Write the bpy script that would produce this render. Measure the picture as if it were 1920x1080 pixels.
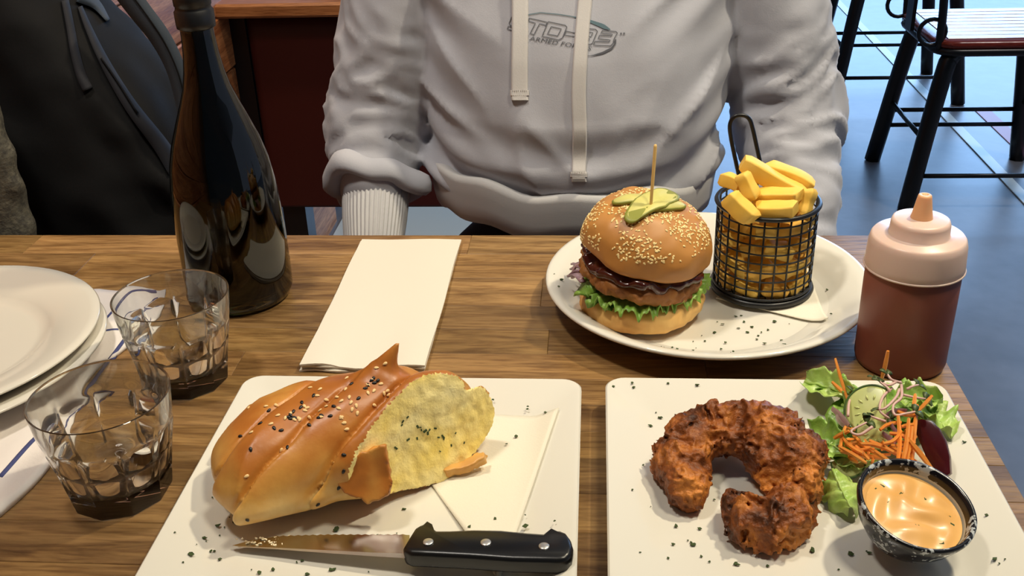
import bpy, bmesh, math, random
import numpy as np
from mathutils import Vector, Matrix
from mathutils.bvhtree import BVHTree
random.seed(7); rng = np.random.default_rng(7)
for o in list(bpy.data.objects): bpy.data.objects.remove(o)
sc = bpy.context.scene; C = sc.collection
PI = math.pi; T = 0.75                       # table top height above the floor

# ------------------------------------------------------------------ camera
FPX = 1950.0; CAMH = T + 0.45
def cam_axes(pitch, yaw, roll):
    cp, sp = math.cos(pitch), math.sin(pitch)
    f = Vector((0, cp, -sp)); u = Vector((0, sp, cp)); r = Vector((1, 0, 0))
    c, s = math.cos(roll), math.sin(roll)
    r, u = c*r + s*u, -s*r + c*u
    Z = Matrix.Rotation(yaw, 3, 'Z')
    return Z @ r, Z @ u, Z @ f
CR, CU, CF = cam_axes(math.radians(27.2), math.radians(5.15), math.radians(-2.1))
cd = bpy.data.cameras.new('camera'); cam = bpy.data.objects.new('camera', cd); C.objects.link(cam)
cd.sensor_width = 36; cd.lens = FPX/1920*36; cd.clip_start = 0.02; cd.clip_end = 60
cam.matrix_world = Matrix(((CR.x, CU.x, -CF.x, 0), (CR.y, CU.y, -CF.y, 0), (CR.z, CU.z, -CF.z, CAMH), (0, 0, 0, 1)))
sc.camera = cam
CAM = Vector((0, 0, CAMH))
def ray(px, py): return CF + CR*((px-960)/FPX) - CU*((py-540)/FPX)
def P(px, py, h=0.0):                        # photo pixel -> point h above the table top
    d = ray(px, py); return CAM + d*((T+h-CAMH)/d.z)
def PY(px, py, Y):                           # photo pixel -> point on the upright plane y = Y
    d = ray(px, py); return CAM + d*(Y/d.y)

# ------------------------------------------------------------------ world, lights, exposure
w = bpy.data.worlds.new('world'); sc.world = w; w.use_nodes = True
bg = w.node_tree.nodes['Background']; bg.inputs[0].default_value = (0.42, 0.52, 0.72, 1); bg.inputs[1].default_value = 0.55
sc.view_settings.view_transform = 'Standard'; sc.view_settings.look = 'None'; sc.view_settings.gamma = 1
sc.view_settings.use_curve_mapping = False; sc.view_settings.exposure = 0.0
def spot(name, loc, tgt, power, col, size, angle=90, blend=.6):
    l = bpy.data.lights.new(name, 'SPOT'); l.energy = power; l.color = col; l.shadow_soft_size = size
    l.spot_size = math.radians(angle); l.spot_blend = blend
    o = bpy.data.objects.new(name, l); C.objects.link(o); o.location = loc
    o.rotation_euler = (Vector(tgt)-Vector(loc)).to_track_quat('-Z', 'Y').to_euler(); return o
def area(name, loc, tgt, power, col, sx, sy):
    l = bpy.data.lights.new(name, 'AREA'); l.energy = power; l.color = col; l.shape = 'RECTANGLE'; l.size = sx; l.size_y = sy
    o = bpy.data.objects.new(name, l); C.objects.link(o); o.location = loc
    o.rotation_euler = (Vector(tgt)-Vector(loc)).to_track_quat('-Z', 'Y').to_euler(); return o
WARM = (1.0, 0.87, 0.63)
spot('ceiling_and_fill_spot', (0.80, 1.02, T+1.60), (0.0, .70, T), 80, WARM, .045, 75, .7)
spot('ceiling_and_fill_spot', (-0.58, 0.55, T+1.85), (-.12, 1.2, T+.05), 74, (1.0, .93, .82), .10, 60, .8)  # soft fill added to brighten the person, not a known ceiling fitting
spot('ceiling_and_fill_spot', (1.75, 2.3, 2.85), (1.5, 2.6, 0), 95, (1.0, .92, .86), .12, 110, .8)  # added to lift the dark aisle floor and chair seats, no known lamp
spot('ceiling_and_fill_spot', (-.40, 1.60, T+1.5), (-.74, 1.72, T+.05), 44, (1.0, .76, .50), .06, 70, .8)
spot('ceiling_and_fill_spot', (0.55, 0.35, T+1.75), (-.10, .62, T), 52, (1.0, .90, .70), .16, 80, .8)  # added front-right fill that brightens the torn face of the loaf
area('window_daylight', (2.8, 8.3, 1.75), (1.4, 3.0, 0.3), 330, (.32, .58, 1.0), 4.6, 2.2)

# ------------------------------------------------------------------ helpers
ORG = {}
def tag(o, label=None, cat=None, group=None, kind=None):
    if label: o['label'] = label
    if cat: o['category'] = cat
    if group: o['group'] = group
    if kind: o['kind'] = kind
    return o
def thing(name, loc, label, cat, group=None, kind=None):
    o = bpy.data.objects.new(name, None); C.objects.link(o); o.location = loc; o.empty_display_size = .02
    ORG[o] = Vector(loc); return tag(o, label, cat, group, kind)
def mk(name, v, f, mat, parent=None, smooth=True, label=None, cat=None, group=None, kind=None, mats=None, org=None):
    v = np.asarray(v, float)
    if parent is not None: o3 = ORG[parent]
    elif org is not None: o3 = Vector(org)
    else:
        lo, hi = v.min(0), v.max(0); o3 = Vector(((lo[0]+hi[0])/2, (lo[1]+hi[1])/2, lo[2]))
    me = bpy.data.meshes.new(name); me.from_pydata((v-np.array(o3)).tolist(), [], [tuple(int(i) for i in q) for q in f]); me.update()
    me.polygons.foreach_set('use_smooth', [smooth]*len(me.polygons))
    for m in (mats or [mat]): me.materials.append(m)
    o = bpy.data.objects.new(name, me); C.objects.link(o)
    ORG[o] = o3
    if parent is not None: o.parent = parent
    else: o.location = o3
    return tag(o, label, cat, group, kind)
def inst(name, me, M, parent=None, **k):     # an object sharing mesh data, M = world matrix
    o = bpy.data.objects.new(name, me); C.objects.link(o)
    if parent is not None: o.parent = parent; M = Matrix.Translation(-ORG[parent]) @ M
    o.matrix_local = M if parent is not None else M
    if parent is None: o.matrix_world = M
    return tag(o, **k)
def fixn(o):
    bm = bmesh.new(); bm.from_mesh(o.data); bmesh.ops.recalc_face_normals(bm, faces=bm.faces); bm.to_mesh(o.data); bm.free(); return o
def autosmooth(o, ang=40):
    me = o.data; bm = bmesh.new(); bm.from_mesh(me)
    for e in bm.edges:
        e.smooth = not (len(e.link_faces) == 2 and e.calc_face_angle(0) > math.radians(ang))
    bm.to_mesh(me); bm.free(); return o
def lathe(prof, n=64, c=(0, 0, 0)):
    v = []; f = []
    for r, z in prof:
        for i in range(n):
            a = 2*PI*i/n; v.append((c[0]+max(r, 1e-5)*math.cos(a), c[1]+max(r, 1e-5)*math.sin(a), c[2]+z))
    for k in range(len(prof)-1):
        for i in range(n):
            j = (i+1) % n; f.append((k*n+i, k*n+j, (k+1)*n+j, (k+1)*n+i))
    return np.array(v), f
def loops(L, cap0=True, cap1=True):           # list of equal-length loops
    n = len(L[0]); v = [p for l in L for p in l]; f = []
    for k in range(len(L)-1):
        for i in range(n):
            j = (i+1) % n; f.append((k*n+i, k*n+j, (k+1)*n+j, (k+1)*n+i))
    if cap0: f.append(tuple(range(n-1, -1, -1)))
    if cap1: f.append(tuple((len(L)-1)*n+i for i in range(n)))
    return np.array([tuple(p) for p in v]), f
def smoothpath(pts, n=8):                     # Catmull-Rom
    pts = [Vector(p) for p in pts]; q = [pts[0]*2-pts[1]]+pts+[pts[-1]*2-pts[-2]]; out = []
    for i in range(1, len(q)-2):
        for k in range(n):
            t = k/n; a, b, c, d = q[i-1], q[i], q[i+1], q[i+2]
            out.append(.5*((2*b)+(c-a)*t+(2*a-5*b+4*c-d)*t*t+(3*b-a-3*c+d)*t**3))
    return out+[pts[-1]]
def tube(pts, r, n=8, flat=None, closed=False, up=(0, 0, 1)):
    pts = [Vector(p) for p in pts]; L = []; m = len(pts); N = None
    for i, p in enumerate(pts):
        t = (pts[(i+1) % m]-pts[i-1]) if closed else (pts[min(i+1, m-1)]-pts[max(i-1, 0)])
        t.normalize()
        if N is None:
            N = Vector(up)-t*Vector(up).dot(t)
            if N.length < 1e-3: N = Vector((1, 0, 0))-t*t.x
        N = (N-t*N.dot(t)).normalized(); B = t.cross(N)
        rr = r[i] if hasattr(r, '__len__') else r
        fl = flat or 1
        L.append([p+N*(rr*math.cos(2*PI*k/n))+B*(rr*fl*math.sin(2*PI*k/n)) for k in range(n)])
    if closed:
        v, f = loops(L, False, False)
        for i in range(n):
            j = (i+1) % n; f.append(((m-1)*n+i, (m-1)*n+j, j, i))
        return v, f
    return loops(L)
def box(lo, hi, b=0.0):
    x0, y0, z0 = lo; x1, y1, z1 = hi
    R = lambda i, z: [(x0+i, y0+i, z), (x1-i, y0+i, z), (x1-i, y1-i, z), (x0+i, y1-i, z)]
    if b <= 0: return loops([R(0, z0), R(0, z1)])
    return loops([R(b, z0), R(0, z0+b), R(0, z1-b), R(b, z1)])
def join(parts):
    V = []; F = []; k = 0
    for v, f in parts:
        V.append(np.asarray(v, float)); F += [tuple(i+k for i in q) for q in f]; k += len(v)
    return np.concatenate(V), F
def xf(vf, M):
    v = np.asarray(vf[0], float); R = np.array(M.to_3x3()); t = np.array(M.translation)
    return v@R.T+t, vf[1]
def rrect(cx, cy, hx, hy, r, z, n=6):
    out = []
    for (sx, sy, a0) in ((1, 1, 0), (-1, 1, 90), (-1, -1, 180), (1, -1, 270)):
        for k in range(n+1):
            a = math.radians(a0+90*k/n)
            out.append((cx+sx*(hx-r)+r*math.cos(a), cy+sy*(hy-r)+r*math.sin(a), z))
    return out
def prism(out2, z0, z1, b):                   # out2: list of xyz points (z ignored -> z0..z1 offsets along z)
    o = [Vector(p) for p in out2]; c = sum(o, Vector())/len(o)
    def ins(i, dz):
        L = []; m = len(o)
        for k, p in enumerate(o):
            t = (o[(k+1) % m]-o[k-1]); t.z = 0; t.normalize(); nrm = Vector((-t.y, t.x, 0))
            if nrm.dot(c-p) < 0: nrm = -nrm
            L.append((p+nrm*i)+Vector((0, 0, dz)))
        return L
    return loops([ins(b, z0), ins(b*.3, z0+b*.3), ins(0, z0+b), ins(0, z1-b), ins(b*.3, z1-b*.3), ins(b, z1)])
# --- numpy noise and implicit surfaces
_perm = rng.permutation(256); _perm = np.concatenate([_perm, _perm, _perm])
_g = rng.normal(size=(256, 3)); _g /= np.linalg.norm(_g, axis=1)[:, None]
def pn(p):
    i = np.floor(p).astype(int); f = p-i; u = f*f*f*(f*(f*6-15)+10); i &= 255; r = 0
    for dx in (0, 1):
        for dy in (0, 1):
            for dz in (0, 1):
                h = _perm[_perm[_perm[(i[:, 0]+dx) & 255]+((i[:, 1]+dy) & 255)]+((i[:, 2]+dz) & 255)]
                d = ((f-np.array([dx, dy, dz]))*_g[h]).sum(1)
                r = r+d*np.abs(1-dx-u[:, 0])*np.abs(1-dy-u[:, 1])*np.abs(1-dz-u[:, 2])
    return r*1.6
def fbm(p, o=3):
    r = 0; a = 1
    for k in range(o): r = r+a*pn(p*2**k+17.3*k); a *= .5
    return r
def surfnet(fn, lo, hi, h, newton=2):
    lo = np.array(lo, float); n = np.ceil((np.array(hi)-lo)/h).astype(int)+1
    ax = [lo[k]+h*np.arange(n[k]) for k in range(3)]
    G = np.stack(np.meshgrid(*ax, indexing='ij'), -1).reshape(-1, 3)
    V = fn(G).reshape(n); S = V < 0
    def cn(A, c): return A[c[0]:n[0]-1+c[0], c[1]:n[1]-1+c[1], c[2]:n[2]-1+c[2]]
    cs = [(a, b, c) for a in (0, 1) for b in (0, 1) for c in (0, 1)]
    cnt = sum(cn(S, c).astype(int) for c in cs); act = (cnt > 0) & (cnt < 8)
    idx = -np.ones(act.shape, int); A = np.argwhere(act); idx[act] = np.arange(len(A))
    acc = np.zeros((len(A), 3)); num = np.zeros(len(A))
    vals = {c: cn(V, c)[act] for c in cs}
    for c in cs:
        for k in range(3):
            if c[k] == 0:
                d = list(c); d[k] = 1; d = tuple(d); a, b = vals[c], vals[d]; m = (a < 0) != (b < 0)
                t = a[m]/(a[m]-b[m]); q = np.tile(np.array(c, float), (m.sum(), 1)); q[:, k] += t
                acc[m] += q; num[m] += 1
    v = lo+h*(A+acc/num[:, None])
    F = []
    for k in range(3):
        u, w_ = (k+1) % 3, (k+2) % 3
        sl0 = [slice(None)]*3; sl1 = [slice(None)]*3; sl0[k] = slice(0, -1); sl1[k] = slice(1, None)
        ch = S[tuple(sl0)] != S[tuple(sl1)]; E = np.argwhere(ch)
        ok = (E[:, u] > 0) & (E[:, w_] > 0) & (E[:, u] < n[u]-1) & (E[:, w_] < n[w_]-1); E = E[ok]
        s = S[tuple(E.T)]
        q = []
        for du, dw in ((-1, -1), (0, -1), (0, 0), (-1, 0)):
            e = E.copy(); e[:, u] += du; e[:, w_] += dw; q.append(idx[tuple(e.T)])
        q = np.stack(q, -1); q[~s] = q[~s][:, ::-1]; F.append(q)
    F = np.concatenate(F)
    for _ in range(newton):
        e = h*.25; f0 = fn(v); g = np.stack([(fn(v+np.eye(3)[k]*e)-fn(v-np.eye(3)[k]*e))/(2*e) for k in range(3)], -1)
        st = -g*(f0/np.maximum((g*g).sum(1), .05))[:, None]
        L = np.linalg.norm(st, axis=1); st *= np.minimum(1, h*.6/np.maximum(L, 1e-9))[:, None]; v = v+st
    return v, F.tolist()
def cap(p, a, b, ra, rb):                     # tapered capsule, returns distance and parameter
    a = np.array(a, float); b = np.array(b, float); d = b-a; t = np.clip(((p-a)@d)/(d@d), 0, 1)
    return np.linalg.norm(p-a-t[:, None]*d, axis=1)-(ra+(rb-ra)*t), t
def smin(a, b, k):
    h = np.clip(.5+.5*(b-a)/k, 0, 1); return b*(1-h)+a*h-k*h*(1-h)
def poly2(x, y, pts):                         # signed distance to polygon (2D, numpy)
    pts = np.array(pts, float); d = np.full(x.shape, 1e9); ins = np.zeros(x.shape, bool); m = len(pts)
    for i in range(m):
        a, b = pts[i], pts[(i+1) % m]; e = b-a; wx, wy = x-a[0], y-a[1]
        t = np.clip((wx*e[0]+wy*e[1])/(e@e), 0, 1); d = np.minimum(d, (wx-e[0]*t)**2+(wy-e[1]*t)**2)
        c = ((a[1] <= y) != (b[1] <= y)); xi = a[0]+(y-a[1])/(b[1]-a[1]+1e-12)*e[0]; ins ^= c & (x < xi)
    d = np.sqrt(d); return np.where(ins, -d, d)
def bvh(*objs):
    V = []; F = []; k = 0
    for o in objs:
        off = ORG[o]; V += [v.co+off for v in o.data.vertices]; F += [[i+k for i in p.vertices] for p in o.data.polygons]; k = len(V)
    return BVHTree.FromPolygons(V, F)
def hitpx(tree, px, py):
    l, n, i, d = tree.ray_cast(CAM, ray(px, py).normalized()); return l, n

# ------------------------------------------------------------------ materials
def lin(c): return tuple((x/12.92 if x <= .04045 else ((x+.055)/1.055)**2.4) for x in (c[0]/255, c[1]/255, c[2]/255))
def mat(name, col, rough=.5, metal=0, var=None, bump=None, spec=None, trans=0, ior=None, coat=0, sheen=0, stretch=(1, 1, 1), sss=0, bump2=None, objcol=False):
    """col sRGB 0-255; var = (scale, colour2, contrast) ; bump = (scale, strength, distance)"""
    m = bpy.data.materials.new(name); m.use_nodes = True; nt = m.node_tree; N = nt.nodes; K = nt.links; b = N['Principled BSDF']
    b.inputs['Base Color'].default_value = (*lin(col), 1); b.inputs['Roughness'].default_value = rough; b.inputs['Metallic'].default_value = metal
    if spec is not None: b.inputs['Specular IOR Level'].default_value = spec
    if trans: b.inputs['Transmission Weight'].default_value = trans
    if ior: b.inputs['IOR'].default_value = ior
    if coat: b.inputs['Coat Weight'].default_value = coat; b.inputs['Coat Roughness'].default_value = .15
    if sheen: b.inputs['Sheen Weight'].default_value = sheen
    if sss: b.inputs['Subsurface Weight'].default_value = sss; b.inputs['Subsurface Radius'].default_value = (1, .5, .25); b.inputs['Subsurface Scale'].default_value = .006
    if var or bump or bump2:
        tc = N.new('ShaderNodeTexCoord'); mp = N.new('ShaderNodeMapping'); mp.inputs['Scale'].default_value = stretch
        K.new(tc.outputs['Object'], mp.inputs['Vector'])
    if var:
        nz = N.new('ShaderNodeTexNoise'); nz.inputs['Scale'].default_value = var[0]; nz.inputs['Detail'].default_value = 5
        K.new(mp.outputs[0], nz.inputs['Vector'])
        rp = N.new('ShaderNodeValToRGB'); c = var[2] if len(var) > 2 else .2
        rp.color_ramp.elements[0].position = .5-c; rp.color_ramp.elements[1].position = .5+c
        rp.color_ramp.elements[0].color = (*lin(col), 1); rp.color_ramp.elements[1].color = (*lin(var[1]), 1)
        K.new(nz.outputs['Fac'], rp.inputs[0]); K.new(rp.outputs[0], b.inputs['Base Color'])
    prev = None
    for bp in (bump, bump2):
        if bp:
            nz = N.new('ShaderNodeTexNoise'); nz.inputs['Scale'].default_value = bp[0]; nz.inputs['Detail'].default_value = 3
            K.new(mp.outputs[0], nz.inputs['Vector'])
            bn = N.new('ShaderNodeBump'); bn.inputs['Strength'].default_value = bp[1]; bn.inputs['Distance'].default_value = bp[2]
            K.new(nz.outputs['Fac'], bn.inputs['Height'])
            if prev: K.new(prev.outputs[0], bn.inputs['Normal'])
            K.new(bn.outputs[0], b.inputs['Normal']); prev = bn
    return m
def wood(name, c1, c2, rough=.4, sc_=(3, 34, 34), objcol=True, bump=.15):
    m = bpy.data.materials.new(name); m.use_nodes = True; nt = m.node_tree; N = nt.nodes; K = nt.links; b = N['Principled BSDF']
    tc = N.new('ShaderNodeTexCoord'); oi = N.new('ShaderNodeObjectInfo'); ad = N.new('ShaderNodeVectorMath'); ad.operation = 'ADD'
    ml = N.new('ShaderNodeVectorMath'); ml.operation = 'SCALE'; ml.inputs['Scale'].default_value = 37.0
    cx = N.new('ShaderNodeCombineXYZ')
    for k in range(3): K.new(oi.outputs['Random'], cx.inputs[k])
    K.new(cx.outputs[0], ml.inputs[0]); K.new(tc.outputs['Object'], ad.inputs[0]); K.new(ml.outputs[0], ad.inputs[1])
    mp = N.new('ShaderNodeMapping'); mp.inputs['Scale'].default_value = sc_; K.new(ad.outputs[0], mp.inputs['Vector'])
    nz = N.new('ShaderNodeTexNoise'); nz.inputs['Scale'].default_value = 1.6; nz.inputs['Detail'].default_value = 8; nz.inputs['Roughness'].default_value = .65
    nz.inputs['Distortion'].default_value = 1.2; K.new(mp.outputs[0], nz.inputs['Vector'])
    mp2 = N.new('ShaderNodeMapping'); mp2.inputs['Scale'].default_value = tuple(x*4 if x > 10 else x*3 for x in sc_); K.new(ad.outputs[0], mp2.inputs['Vector'])
    n2 = N.new('ShaderNodeTexNoise'); n2.inputs['Scale'].default_value = 4; n2.inputs['Detail'].default_value = 4; K.new(mp2.outputs[0], n2.inputs['Vector'])
    rp = N.new('ShaderNodeValToRGB'); e = rp.color_ramp.elements; e[0].position = .34; e[1].position = .66
    e[0].color = (*lin(c1), 1); e[1].color = (*lin(c2), 1); K.new(nz.outputs['Fac'], rp.inputs[0])
    r2 = N.new('ShaderNodeValToRGB'); e = r2.color_ramp.elements; e[0].position = .35; e[1].position = .55; e[0].color = (.60, .52, .45, 1); e[1].color = (1, 1, 1, 1)
    K.new(n2.outputs['Fac'], r2.inputs[0])
    mx = N.new('ShaderNodeMix'); mx.data_type = 'RGBA'; mx.blend_type = 'MULTIPLY'; mx.inputs[0].default_value = .8
    K.new(rp.outputs[0], mx.inputs[6]); K.new(r2.outputs[0], mx.inputs[7]); last = mx.outputs[2]
    if objcol:
        m3 = N.new('ShaderNodeMix'); m3.data_type = 'RGBA'; m3.blend_type = 'MULTIPLY'; m3.inputs[0].default_value = 1
        K.new(last, m3.inputs[6]); K.new(oi.outputs['Color'], m3.inputs[7]); last = m3.outputs[2]
    K.new(last, b.inputs['Base Color']); b.inputs['Roughness'].default_value = rough
    bn = N.new('ShaderNodeBump'); bn.inputs['Strength'].default_value = bump; bn.inputs['Distance'].default_value = .001
    K.new(n2.outputs['Fac'], bn.inputs['Height']); K.new(bn.outputs[0], b.inputs['Normal'])
    return m
M = {}
M['oak'] = wood('acacia', (108, 79, 44), (174, 138, 88), sc_=(3, 24, 24))
M['wallwood'] = wood('wall_boards', (150, 84, 44), (214, 148, 96), .5, (30, 2.5, 30))
M['cap'] = wood('cap_rail_wood', (150, 96, 56), (190, 130, 82), .4, (3, 30, 30))
M['floor'] = mat('vinyl_floor', (98, 100, 106), .40, var=(9, (120, 122, 128), .25), bump=(60, .05, .002), stretch=(1, 1, 1))
M['white'] = mat('glazed_white_china', (219, 215, 203), .12, spec=.5)
M['china2'] = mat('cream_glazed_china', (216, 210, 197), .15)
M['paper'] = mat('napkin_paper', (222, 214, 198), .9, bump=(900, .35, .0004))
M['paper2'] = mat('kitchen_paper', (226, 219, 200), .9, bump=(700, .4, .0005))
M['glass'] = mat('clear_glass', (250, 252, 250), .0, trans=1, ior=1.47)
def letlight(m, k):                          # clear glass passes a little of the light straight on
    nt = m.node_tree; o = nt.nodes['Material Output']; b = nt.nodes['Principled BSDF']; t = nt.nodes.new('ShaderNodeBsdfTransparent'); x = nt.nodes.new('ShaderNodeMixShader')
    x.inputs[0].default_value = k; nt.links.new(b.outputs[0], x.inputs[1]); nt.links.new(t.outputs[0], x.inputs[2]); nt.links.new(x.outputs[0], o.inputs[0])
letlight(M['glass'], .06)
M['bottle'] = mat('dark_olive_glass', (82, 74, 32), .02, trans=1, ior=1.5)
M['water'] = mat('water', (200, 196, 160), 0, trans=1, ior=1.33)
M['black'] = mat('black_coated_wire', (14, 14, 16), .38)
M['blackmetal'] = mat('black_powder_coat', (12, 13, 16), .35)
M['hoodie'] = mat('grey_fleece', (172, 173, 182), .95, sheen=.15, bump=(700, .25, .0006), bump2=(60, .12, .002))
M['rib'] = mat('ribbed_knit', (190, 189, 190), .95, bump=(800, .3, .0005))
M['cord'] = mat('cotton_cord', (204, 200, 198), .9, bump=(600, .3, .0005))
M['print'] = mat('screen_print_ink', (84, 86, 94), .8)
M['printteal'] = mat('screen_print_teal', (88, 112, 122), .8)
M['trouser'] = mat('navy_trouser_cloth', (16, 17, 24), .9, bump=(400, .2, .0005))
M['skin'] = mat('skin', (205, 156, 128), .5, sss=.1)
M['hair'] = mat('hair', (50, 34, 24), .6, bump=(200, .6, .003))
M['leather'] = mat('dark_red_leatherette', (62, 16, 12), .45, bump=(250, .15, .001))
M['pack'] = mat('black_nylon', (6, 6, 8), .85, spec=.25, bump=(500, .2, .0005))
M['pack2'] = mat('charcoal_nylon', (26, 27, 33), .8, spec=.3, bump=(500, .25, .0005))
M['strap'] = mat('slate_strap_mesh', (44, 52, 62), .85, bump=(900, .3, .0005))
M['tweed'] = mat('grey_tweed', (92, 88, 76), .95, var=(160, (52, 50, 46), .2), bump=(300, .5, .002))
M['bun'] = mat('brioche_bun_crust', (174, 114, 50), .48, var=(30, (194, 138, 70), .3), bump=(120, .12, .001), sss=.0)
M['bunlow'] = mat('bun_base_crust', (214, 150, 72), .55, var=(22, (236, 194, 118), .2), bump=(150, .2, .001))
M['patty'] = mat('browned_patty', (176, 118, 54), .6, var=(70, (126, 72, 28), .25), bump=(300, .5, .0015))
M['bbq'] = mat('dark_bbq_sauce', (52, 16, 10), .22, coat=.3, var=(40, (80, 28, 14), .3), bump=(120, .3, .001))
M['seed'] = mat('sesame_seed', (240, 214, 150), .5)
M['seedw'] = mat('toasted_sesame', (236, 200, 140), .5)
M['seedb'] = mat('black_sesame', (20, 16, 14), .4)
M['lettuce'] = mat('green_lettuce', (96, 146, 46), .4, var=(70, (164, 196, 92), .25), bump=(160, .5, .002))
M['lettuce2'] = mat('pale_lettuce', (136, 176, 70), .4, var=(60, (186, 206, 118), .25), bump=(140, .5, .002))
M['pickle'] = mat('gherkin_flesh', (192, 186, 100), .45, var=(60, (214, 206, 124), .25))
M['pickleskin'] = mat('gherkin_skin', (136, 138, 54), .45)
M['stick'] = mat('bamboo_pick', (226, 186, 112), .6)
M['cabbage'] = mat('red_cabbage', (98, 36, 60), .4, var=(60, (206, 176, 186), .2))
M['fry'] = mat('golden_fries', (238, 188, 64), .62, var=(40, (248, 208, 104), .25), bump=(160, .2, .001), sss=.0)
M['fry2'] = mat('browned_fries', (230, 178, 70), .62, var=(40, (240, 190, 86), .25), bump=(160, .25, .001))
M['carrot'] = mat('shredded_carrot', (232, 132, 42), .35, var=(80, (244, 166, 80), .25))
M['cucskin'] = mat('cucumber_skin', (62, 92, 34), .35)
M['cucflesh'] = mat('cucumber_flesh', (204, 210, 146), .25, var=(70, (180, 190, 110), .25))
M['beet'] = mat('beetroot', (58, 12, 18), .25, var=(60, (76, 18, 26), .3))
M['sprout'] = mat('sprout_stem', (206, 170, 160), .4)
M['sproutleaf'] = mat('sprout_leaf', (72, 88, 42), .45)
M['onion'] = mat('red_onion', (196, 160, 158), .35)
M['herb'] = mat('dried_parsley', (58, 74, 34), .8)
M['crumbs'] = mat('bread_crumbs', (238, 224, 190), .9)
M['steel'] = mat('brushed_steel', (196, 190, 180), .16, metal=1)
M['handle'] = mat('black_handle', (14, 14, 15), .3)
M['rivet'] = mat('aluminium_rivet', (210, 208, 204), .3, metal=.8)
M['lid'] = mat('translucent_lid', (218, 190, 176), .35, sss=.3)
M['nozzle'] = mat('nozzle_plastic', (232, 178, 132), .4, sss=.3)
M['ketchup'] = mat('ketchup_in_soft_plastic', (142, 82, 66), .42, sss=.15, var=(14, (128, 70, 56), .3))
M['sauce'] = mat('chilli_mayo', (220, 164, 90), .34, var=(50, (234, 182, 108), .3), coat=.2)
def speckle():
    m = mat('black_speckled_glaze', (18, 18, 20), .2); nt = m.node_tree; N = nt.nodes; K = nt.links; b = N['Principled BSDF']
    tc = N.new('ShaderNodeTexCoord'); nz = N.new('ShaderNodeTexNoise'); nz.inputs['Scale'].default_value = 260; nz.inputs['Detail'].default_value = 2
    n2 = N.new('ShaderNodeTexNoise'); n2.inputs['Scale'].default_value = 50
    mu = N.new('ShaderNodeMath'); mu.operation = 'MULTIPLY'
    K.new(tc.outputs['Object'], nz.inputs['Vector']); K.new(tc.outputs['Object'], n2.inputs['Vector']); K.new(nz.outputs[0], mu.inputs[0]); K.new(n2.outputs[0], mu.inputs[1])
    rp = N.new('ShaderNodeValToRGB'); e = rp.color_ramp.elements; e[0].position = .29; e[1].position = .315; e[0].color = (.006, .006, .008, 1); e[1].color = (.42, .45, .46, 1)
    K.new(mu.outputs[0], rp.inputs[0]); K.new(rp.outputs[0], b.inputs['Base Color']); return m
M['speckle'] = speckle()
def crust_mat():
    m = bpy.data.materials.new('baked_crust'); m.use_nodes = True; nt = m.node_tree; N = nt.nodes; K = nt.links; b = N['Principled BSDF']
    a = N.new('ShaderNodeAttribute'); a.attribute_name = 'bake'
    tc = N.new('ShaderNodeTexCoord'); nz = N.new('ShaderNodeTexNoise'); nz.inputs['Scale'].default_value = 45; nz.inputs['Detail'].default_value = 6
    K.new(tc.outputs['Object'], nz.inputs['Vector'])
    ad = N.new('ShaderNodeMath'); ad.operation = 'MULTIPLY_ADD'; ad.inputs[1].default_value = .45; K.new(nz.outputs[0], ad.inputs[0]); K.new(a.outputs['Fac'], ad.inputs[2])
    rp = N.new('ShaderNodeValToRGB'); e = rp.color_ramp.elements
    e[0].position = .22; e[0].color = (*lin((240, 208, 138)), 1); e[1].position = 1.15 if False else 1.0; e[1].color = (*lin((140, 76, 24)), 1)
    k = e.new(.45); k.color = (*lin((216, 162, 80)), 1); k = e.new(.72); k.color = (*lin((180, 110, 42)), 1)
    K.new(ad.outputs[0], rp.inputs[0]); K.new(rp.outputs[0], b.inputs['Base Color']); b.inputs['Roughness'].default_value = .38
    bn = N.new('ShaderNodeBump'); bn.inputs['Strength'].default_value = .12; bn.inputs['Distance'].default_value = .001
    n2 = N.new('ShaderNodeTexNoise'); n2.inputs['Scale'].default_value = 260; K.new(tc.outputs['Object'], n2.inputs['Vector']); K.new(n2.outputs[0], bn.inputs['Height']); K.new(bn.outputs[0], b.inputs['Normal'])
    return m
M['crust'] = crust_mat()
M['crumb'] = mat('garlic_butter_crumb', (255, 240, 176), .75, var=(30, (252, 220, 104), .2), bump=(520, .35, .0015))
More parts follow.
